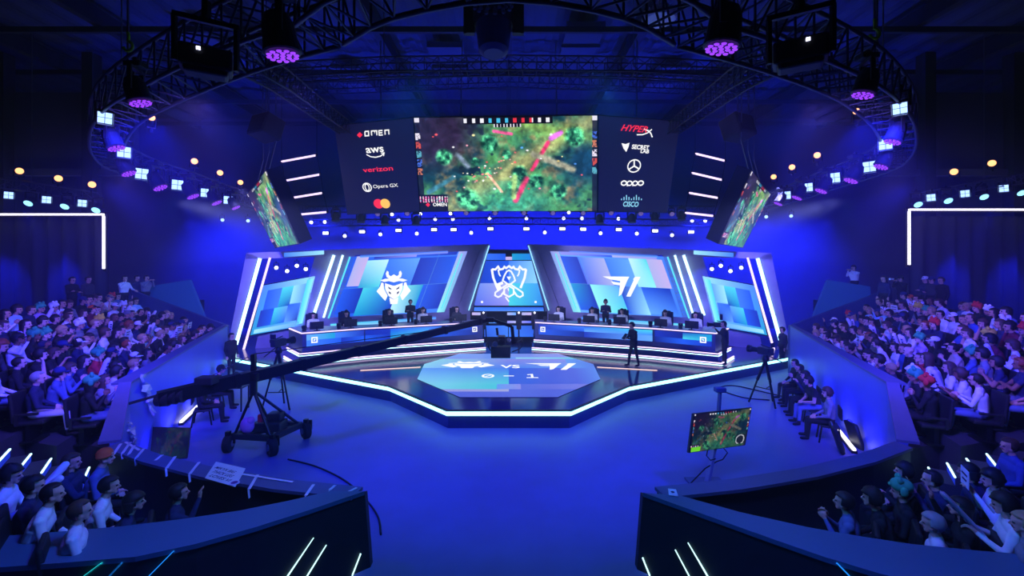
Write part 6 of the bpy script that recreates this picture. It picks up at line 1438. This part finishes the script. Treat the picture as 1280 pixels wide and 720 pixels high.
for sg in (-1, 1):
    for i, ((x, y), Y, kw, lb) in enumerate(LOW[sg]):
        h = at(x, y, Y); kw = dict(kw); po = kw.pop('pose'); hl = Vector(POSE[po]['head']); z = h.z - hl.z
        yaw = face_to((h.x, h.y), (-sg * 2.0, 11.5)); m = Matrix.Rotation(yaw, 3, 'Z'); loc = Vector((h.x, h.y, 0)) - m @ Vector((hl.x, hl.y, 0)); loc.z = max(0, z)
        if kw.get('hair', 1) is None: kw['hair'] = 'bald'
        o = person(loc, yaw, po, lb, 'person', None, **kw)
        # plinth under the seat where the block rises
        if loc.z > .03:
            g = MB(); g.prism([Vector((loc.x, loc.y, 0)) + m @ Vector(v) for v in ((-.29, -.42, 0.0), (.29, -.42, 0.0), (.29, .70, 0.0), (-.29, .70, 0.0))], (0, 0, loc.z - 0.0)); fixn(struct('floor_riser', g, M_tier))
        if 'dark seat under the ' + shorten(lb) not in SKIP_LOW: stand_seat(loc, yaw, 'dark seat under the ' + shorten(lb), 'dark seats of the low blocks')
        m = Matrix.Rotation(yaw, 3, 'Z')
        if po == 'hold':
            L = 1.0 if sg < 0 else 1.5
            clapper(loc + m @ Vector((-.10, .44, 1.03)), m @ Vector((-.35, .5, .65)), 'white clap stick held by the ' + lb.split(' at ')[0].split(' behind')[0].split(' with a')[0], s=L)
            if sg < 0: clapper(loc + m @ Vector((.10, .44, 1.0)), m @ Vector((.3, .6, .5)), 'second clap stick, lower, held by the bearded man')
        if po == 'phone':
            q = loc + m @ Vector((0, .39, 1.17))
            if 'sign' in lb: paper(q + Vector((0, 0, .05)), Matrix.Rotation(yaw, 3, 'Z'), .3, .26, 'small printed sign held up by the person in the pale jacket near the right steps')
            else: g = MB(); g.rbox((0, 0, 0), (.15, .012, .075), .005); ph = g.build('phone', M_black); ph.location = q; ph.rotation_euler = (0, 0, yaw); tag(ph, 'phone held up by the man with glasses by the right lower wall', 'phone'); g = MB(); g.box((0, -.0075, 0), (.138, .002, .066)); c = g.build('display', emat('phone_display', rgb(120, 170, 255), .5)); c.parent = ph
# ================================================================== crew and players
def gaming_chair(p, yaw, label, group):
    m = Matrix.Rotation(yaw, 3, 'Z'); p = Vector(p); t = thing('gaming_chair', label, 'chair', p, group)
    g = MB(); g.rbox(p + Vector((0, 0, .42)), (.54, .50, .10), .03, m); g.build('seat', M_black, t)
    g = MB(); g.rbox(p + m @ Vector((0, -.30, .86)), (.52, .10, .86), .04, m); g.rbox(p + m @ Vector((0, -.27, 1.27)), (.30, .07, .14), .03, m); g.build('backrest', M_seat, t)
    g = MB(); g.cyl(p + Vector((0, 0, .07)), p + Vector((0, 0, .4)), .035, n=10)
    for k in range(5): a = k * 1.2566; g.bar(p + Vector((0, 0, .08)), p + Vector((math.cos(a) * .3, math.sin(a) * .3, .05)), .045)
    g.build('base', M_blackmetal, t); return t
def monitor(p, yaw, label, group):
    m = Matrix.Rotation(yaw, 3, 'Z'); p = Vector(p); t = thing('computer_monitor', label, 'monitor', p, group)
    g = MB(); g.rbox(p + Vector((0, 0, .22)), (.56, .045, .32), .012, m); g.rbox(p + Vector((0, 0, .22)) + m @ Vector((0, .035, 0)), (.3, .03, .2), .01, m); g.build('casing', M_black, t)
    g = MB(); g.box(p + Vector((0, 0, .22)) + m @ Vector((0, -.0245, 0)), (.52, .004, .28), m); g.build('display', emat('desk_display', rgb(150, 180, 235), 3.0), t)
    g = MB(); g.bar(p + m @ Vector((0, .05, .012)), p + m @ Vector((0, .03, .20)), .06, .03); g.box(p + Vector((0, 0, .008)) + m @ Vector((0, .03, 0)), (.24, .18, .016), m); g.build('stand', M_blackmetal, t); return t
PLAY = {-1: [(391, 405), (432, 398), (486, 392), (528, 392), (570, 388)], 1: [(699, 387), (741, 391), (778, 390), (832.5, 391), (870, 398)]}
ZD = 1.76
for sg in (-1, 1):
    emb = 'horned helmet' if sg < 0 else 'winged T'
    fr = [Vector((x * (1 if sg < 0 else -1), y)) for x, y in DF]
    for i, (x, y) in enumerate(PLAY[sg]):
        # seat position: where the sight line passes 1.3 m behind the desk front
        best = None
        for j in range(2):
            a, b = fr[j], fr[j + 1]; d = (b - a).normalized(); n = Vector((-d.y, d.x)); n = n if n.y > 0 else -n; a2 = a + n * 1.25; b2 = b + n * 1.25
            rx = (x - CX) / F; den = d.x - rx * d.y; tt = (rx * a2.y - a2.x) / den; q = a2 + d * tt
            if -.3 <= tt <= (b - a).length + .3: best = (q, d, n); 
        q, d, n = best; yaw = math.atan2(n.x, -n.y); loc = Vector((q.x, q.y, 1.07)); m = Matrix.Rotation(yaw, 3, 'Z')
        lab = '%s player from the middle, %s side' % (ORD[4 - i if sg < 0 else i], emb)
        top_ = ('white', 'black', 'black', 'white', 'charcoal')[i] if sg < 0 else 'white'
        person(loc, yaw, 'type', lab + ', in %s top with headset' % top_, 'person', 'players at the desks', top_, True, 'black', 3, 'full' if i % 2 else 'short', 'dark' if i != 3 else 'brown', 'headset', 'black')
        gaming_chair(loc, yaw, 'black gaming chair of the ' + lab, 'gaming chairs')
        mp_ = loc + m @ Vector((0, .95, 0)); mp_.z = ZD; monitor(mp_, yaw, 'dark computer monitor before the ' + lab, 'player monitors')
        # small dark gear on the worktop
        gp = loc + m @ Vector((.48, .85, 0)); gp.z = ZD; t = thing('desk_camera', 'small desk camera beside the monitor of the ' + lab, 'desk camera', gp, 'desk cameras'); g = MB(); g.rbox(gp + Vector((0, 0, .05)), (.14, .14, .10), .02); g.build('base', M_black, t); g = MB(); g.rbox(gp + Vector((0, 0, .17)), (.16, .2, .14), .03); g.lathe(gp + Vector((0, 0, .17)) + m @ Vector((0, -.1, 0)), m @ Vector((0, -1, 0)), [(0, .05), (.06, .055)], 10); g.build('camera_head', M_black, t)
person(onray(513, 380, 23.6, .95), math.pi + .2, 'fold', 'coach in dark jacket standing behind the players under the horned helmet emblem', 'person', None, 'black', True, 'black', 0, 'short', 'dark')
person(onray(757, 380, 23.6, .95), math.pi - .1, 'fold', 'coach in dark jacket standing behind the players under the winged T emblem', 'person', None, 'navy', True, 'black', 0, 'full', 'dark')
def g_at(x, y, z=.5): p = on_z(x, y, z); return Vector((p.x, p.y, z))
p = g_at(792, 458); o = person(p, math.pi * .5 + .3, 'walk', 'man in black walking across the stage in front of the right desk, holding a tablet', 'person', None, 'black', True, 'black', 0, 'short', 'dark')
m = Matrix.Rotation(o.rotation_euler.z, 3, 'Z'); q = p + m @ Vector((0.01, .40, 1.22)); t = thing('tablet', 'dark tablet in the hands of the man walking on stage', 'tablet', q); mm = m @ Matrix.Rotation(.7, 3, 'X'); g = MB(); g.rbox(q, (.20, .012, .27), .005, mm); g.build('casing', M_black, t); g = MB(); g.box(q + mm @ Vector((0, -.0075, 0)), (.18, .002, .24), mm); g.build('display', emat('phone_display', rgb(120, 170, 255), .5), t)
p = g_at(906, 456); yw = face_to(p, (2, 19)); person(p, yw, 'shoulder', 'cameraman in black with a shoulder camera at the outer end of the right desk', 'person', None, 'black', True, 'black', 0, 'short', 'dark', 'headset', 'black')
m = Matrix.Rotation(yw, 3, 'Z'); q = p + m @ Vector((.2, .12, 1.60)); t = thing('shoulder_camera', 'black shoulder video camera of the cameraman beside the right desk', 'video camera', q); g = MB(); g.rbox(q, (.14, .5, .2), .03, m); g.bar(q + m @ Vector((0, -.1, .12)), q + m @ Vector((0, .12, .16)), .03); g.build('camera_body', M_black, t); g = MB(); g.lathe(q + m @ Vector((0, .25, 0)), m @ Vector((0, 1, 0)), [(0, .06), (.18, .075), (.24, .1), (.25, .08)], 12); g.build('lens', M_blackmetal, t); g = MB(); g.rbox(q + m @ Vector((0, -.05, .32)), (.1, .1, .24), .02, m); g.build('light_unit', M_black, t)
crew = [(-1, (285, 468), 'upright', 'man in black standing at the stage end of the left parapet', dict(top='black'), -1.9), (1, (982, 456), 'upright', 'man in dark clothes standing at the stage end of the right parapet', dict(top='charcoal'), 1.6)]
for sg, (x, y), po, lb, kw, yw in crew: person(g_at(x, y, 0) + Vector((-sg * .35, -.35, 0)), yw, po, lb, 'person', None, **kw)
def stool(p, yaw, label, grp='crew chairs'):
    p = Vector(p); m = Matrix.Rotation(yaw, 3, 'Z'); t = thing('folding_chair', label, 'chair', p, grp); g = MB(); g.rbox(p + Vector((0, 0, .43)), (.44, .42, .05), .015, m); g.build('seat', M_black, t); g = MB(); g.rbox(p + m @ Vector((0, -.24, .78)), (.44, .04, .30), .015, m); g.build('backrest', M_black, t)
    for a in (-1, 1):
        for b in (-1, 1): g = MB(); g.bar(p + m @ Vector((a * .19, b * .18, .42)), p + m @ Vector((a * .21, b * .24, .0)), .028); 
        for b in (-1, 1): g = MB(); g.bar(p + m @ Vector((a * .19, b * .18, .42)), p + m @ Vector((a * .21, b * .24, .0)), .028); g.build('leg', M_blackmetal, t)
    return t
sitters = [((258, 527), 'lap', 'crane operator with headphones seated at the tail of the camera crane', dict(top='black', hat='headset', hatc='black'), -1.1), ((277, 510), 'lean', 'crew member in black cap seated behind the camera crane', dict(top='black', hat='cap', hatc='black'), -1.2),
           ((1005, 530), 'lean', 'crew man in black T-shirt and jeans seated by the right parapet', dict(top='black', sleeve=False, pants='jeans', hair='full'), 1.35), ((1003, 500), 'lap', 'crew member in plain black seated nearest the stage by the right parapet', dict(top='black', hair='short'), 1.5), ((1017, 508), 'clap', 'dark-dressed crew member with headset between two others by the right parapet', dict(top='charcoal', hat='headset', hatc='black'), 1.3), ((1020, 519), 'phone', 'seated crew woman in navy at the foot of the right parapet', dict(top='navy', hair='bob'), 1.2), ((1042, 548), 'lap', 'crew member in grey seated closest to the light strip of the right parapet', dict(top='grey', hair='full', hairc='brown'), 1.1)]
for (x, y), po, lb, kw, yw in sitters:
    p = g_at(x, y, 0); m = Matrix.Rotation(yw, 3, 'Z'); p = p - m @ Vector((0, .45, 0)) * 1.0; p.z = 0; xw = 8.2 + .3956 * (p.y - 9.7) - .66
    if abs(p.x) > xw: p.x = math.copysign(xw, p.x)
    person(p, yw, po, lb, 'person', None, **kw); stool(p, yw, 'black folding chair under the ' + shorten(lb))
# equipment rack of the crane crew
p = on_z(288, 512, 0); t = thing('equipment_table', 'low dark equipment table between the crane operators and the parapet', 'table', p); g = MB(); g.rbox(p + Vector((0, 0, .74)), (1.0, .5, .04), .01); g.build('tabletop', M_black, t)
for a in (-1, 1):
    for b in (-1, 1): g = MB(); g.bar(p + Vector((a * .46, b * .2, 0)), p + Vector((a * .46, b * .2, .73)), .035); g.build('leg', M_blackmetal, t)

# ================================================================== light from the rig and added stage spots
def spot(name, p, aim, col, power, size=70, blend=.6, r=.12):
    l = bpy.data.lights.new(name, 'SPOT'); l.energy = power; l.color = col; l.spot_size = math.radians(size); l.spot_blend = blend; l.shadow_soft_size = r
    o = bpy.data.objects.new(name, l); COL.objects.link(o); o.location = p; o.rotation_euler = (Vector(aim) - Vector(p)).to_track_quat('-Z', 'Y').to_euler(); return o
BLUE = (.010, .018, 1.0); VIO = (.03, .015, 1.0); CYAN = (.02, .30, 1.0); LAV = (.24, .15, 1.0)
for sg in (-1, 1):
    for (x, y, ax, ay, c, e) in ((6.0, 7.6, .5, 10.5, VIO, 2300), (9.6, 10.6, 1.2, 12.6, BLUE, 2500), (10.4, 14.2, 4.5, 14.8, BLUE, 2000), (11.0, 19.0, 6.5, 15.5, CYAN, 330)):
        spot('ring_floor_wash', (sg * x, y, ZR - .9), (sg * ax, ay, 0), c, e, 60, 1.0)
    for (x, y, ax, ay, az, c, e) in ((4.0, 6.0, 13, 14, 2, LAV, 1500), (7.0, 8.2, 10.5, 11.0, 2, LAV, 600), (9.4, 11.0, 14.5, 16, 2.5, LAV, 800), (2.3, 5.2, 6.2, 6.3, 1.3, LAV, 420)):
        spot('crowd_wash', (sg * x, y, ZR - .6), (sg * ax, ay, az), c, e, 75, .7)
    for (x, y, ax, ay, az, e) in ((3.4, 5.6, 9.5, 9.5, 2, 1500), (5.5, 7.0, 13.0, 15.5, 2.4, 5000), (2.0, 5.0, 5.6, 6.0, 1.3, 500), (0.9, 4.9, 3.4, 6.4, 1.1, 750)): spot('crowd_blue', (sg * x, y, ZR - .6), (sg * ax, ay, az), BLUE if az > 1.2 else CYAN, e, 75, .7)
    for (x, ax) in ((20.5, 20.2), (23.0, 22.8), (26, 25.5)): spot('drape_wash', (sg * x, 18.9, 7.1), (sg * ax, 20.5, 3.0), BLUE, 3500, 34, .9)
    for x, y in ((12, 27), (16, 27.5), (20, 27.8)): spot('back_wall_wash', (sg * x, y, 7.3), (sg * x, 32, 4.2), BLUE, 3600, 110, .9)
    spot('ramp_wash', (sg * 12, 16, 7), (sg * 17, 21.5, 3.2), CYAN, 500, 40, .7)
for x in (-8, -4, 0, 4, 8): spot('back_wall_wash', (x, 28.6, 6.6), (x, 32, 6.6), BLUE, 2300, 120, .9)
for sg in (-1, 1):
    spot('added_stage_wash', (sg * 9.4, 13.2, 6.3), (-sg * 2.0, 25.5, 4.2), (.36, .38, 1.0), 5200, 42, .8); spot('added_stage_wash', (sg * 9.0, 12.0, 6.3), (-sg * 5.5, 21, 1.6), (.34, .38, 1.0), 4200, 46, .8)  # added spots without a fixture of their own, brightening stage wall and desks
for x in (-9, 9): spot('stage_wing_wash', (x, 15.0, 7.2), (x * 1.2, 22.5, 2.5), (.30, .28, 1.0), 2300, 60, .8)
for x in (-14, -7, 0, 7, 14): spot('roof_glow', (x, 22, 8.2), (x, 24, 15), (.01, .03, 1.0), 1500, 130, 1.0)
for sg in (-1, 1):
    for y, e in ((10.6, 90), (12.2, 150), (13.8, 150), (15.6, 110), (17.4, 80)):
        x = 8.2 + .3956 * (y - 9.7) - .42; spot('parapet_uplight', (sg * x, y, .12), (sg * (x + .55), y - .2, 1.15), (.05, .05, 1.0), e, 120, .9, .06)
    spot('parapet_wash', (sg * -5.0, 6.4, ZR - .6), (sg * 10.3, 14.5, 1.3), (.01, .06, 1.0), 3600, 34, .8)
# ================================================================== camera and view
cam = bpy.data.cameras.new('camera'); co = bpy.data.objects.new('camera', cam); COL.objects.link(co); co.location = CAMP; co.rotation_euler = (math.pi / 2, 0, 0)
cam.sensor_fit = 'HORIZONTAL'; cam.sensor_width = 36.0; cam.lens = 36.0 * F / 1280.0; cam.shift_x = (640 - CX) / 1280.0; cam.shift_y = -(360 - CY) / 1280.0; cam.clip_end = 200
SC.camera = co
w = bpy.data.worlds.new('world'); SC.world = w; w.use_nodes = True; w.node_tree.nodes['Background'].inputs[0].default_value = (.01, .015, .12, 1); w.node_tree.nodes['Background'].inputs[1].default_value = .35
vs_ = w.node_tree.nodes.new('ShaderNodeVolumeScatter'); vs_.inputs['Color'].default_value = (.8, .82, 1, 1); vs_.inputs['Density'].default_value = .0055; vs_.inputs['Anisotropy'].default_value = .2
w.node_tree.links.new(vs_.outputs[0], w.node_tree.nodes['World Output'].inputs['Volume'])
SC.view_settings.view_transform = 'Standard'; SC.view_settings.look = 'None'; SC.view_settings.gamma = 1.0; SC.view_settings.use_curve_mapping = False; SC.view_settings.exposure = 0.0
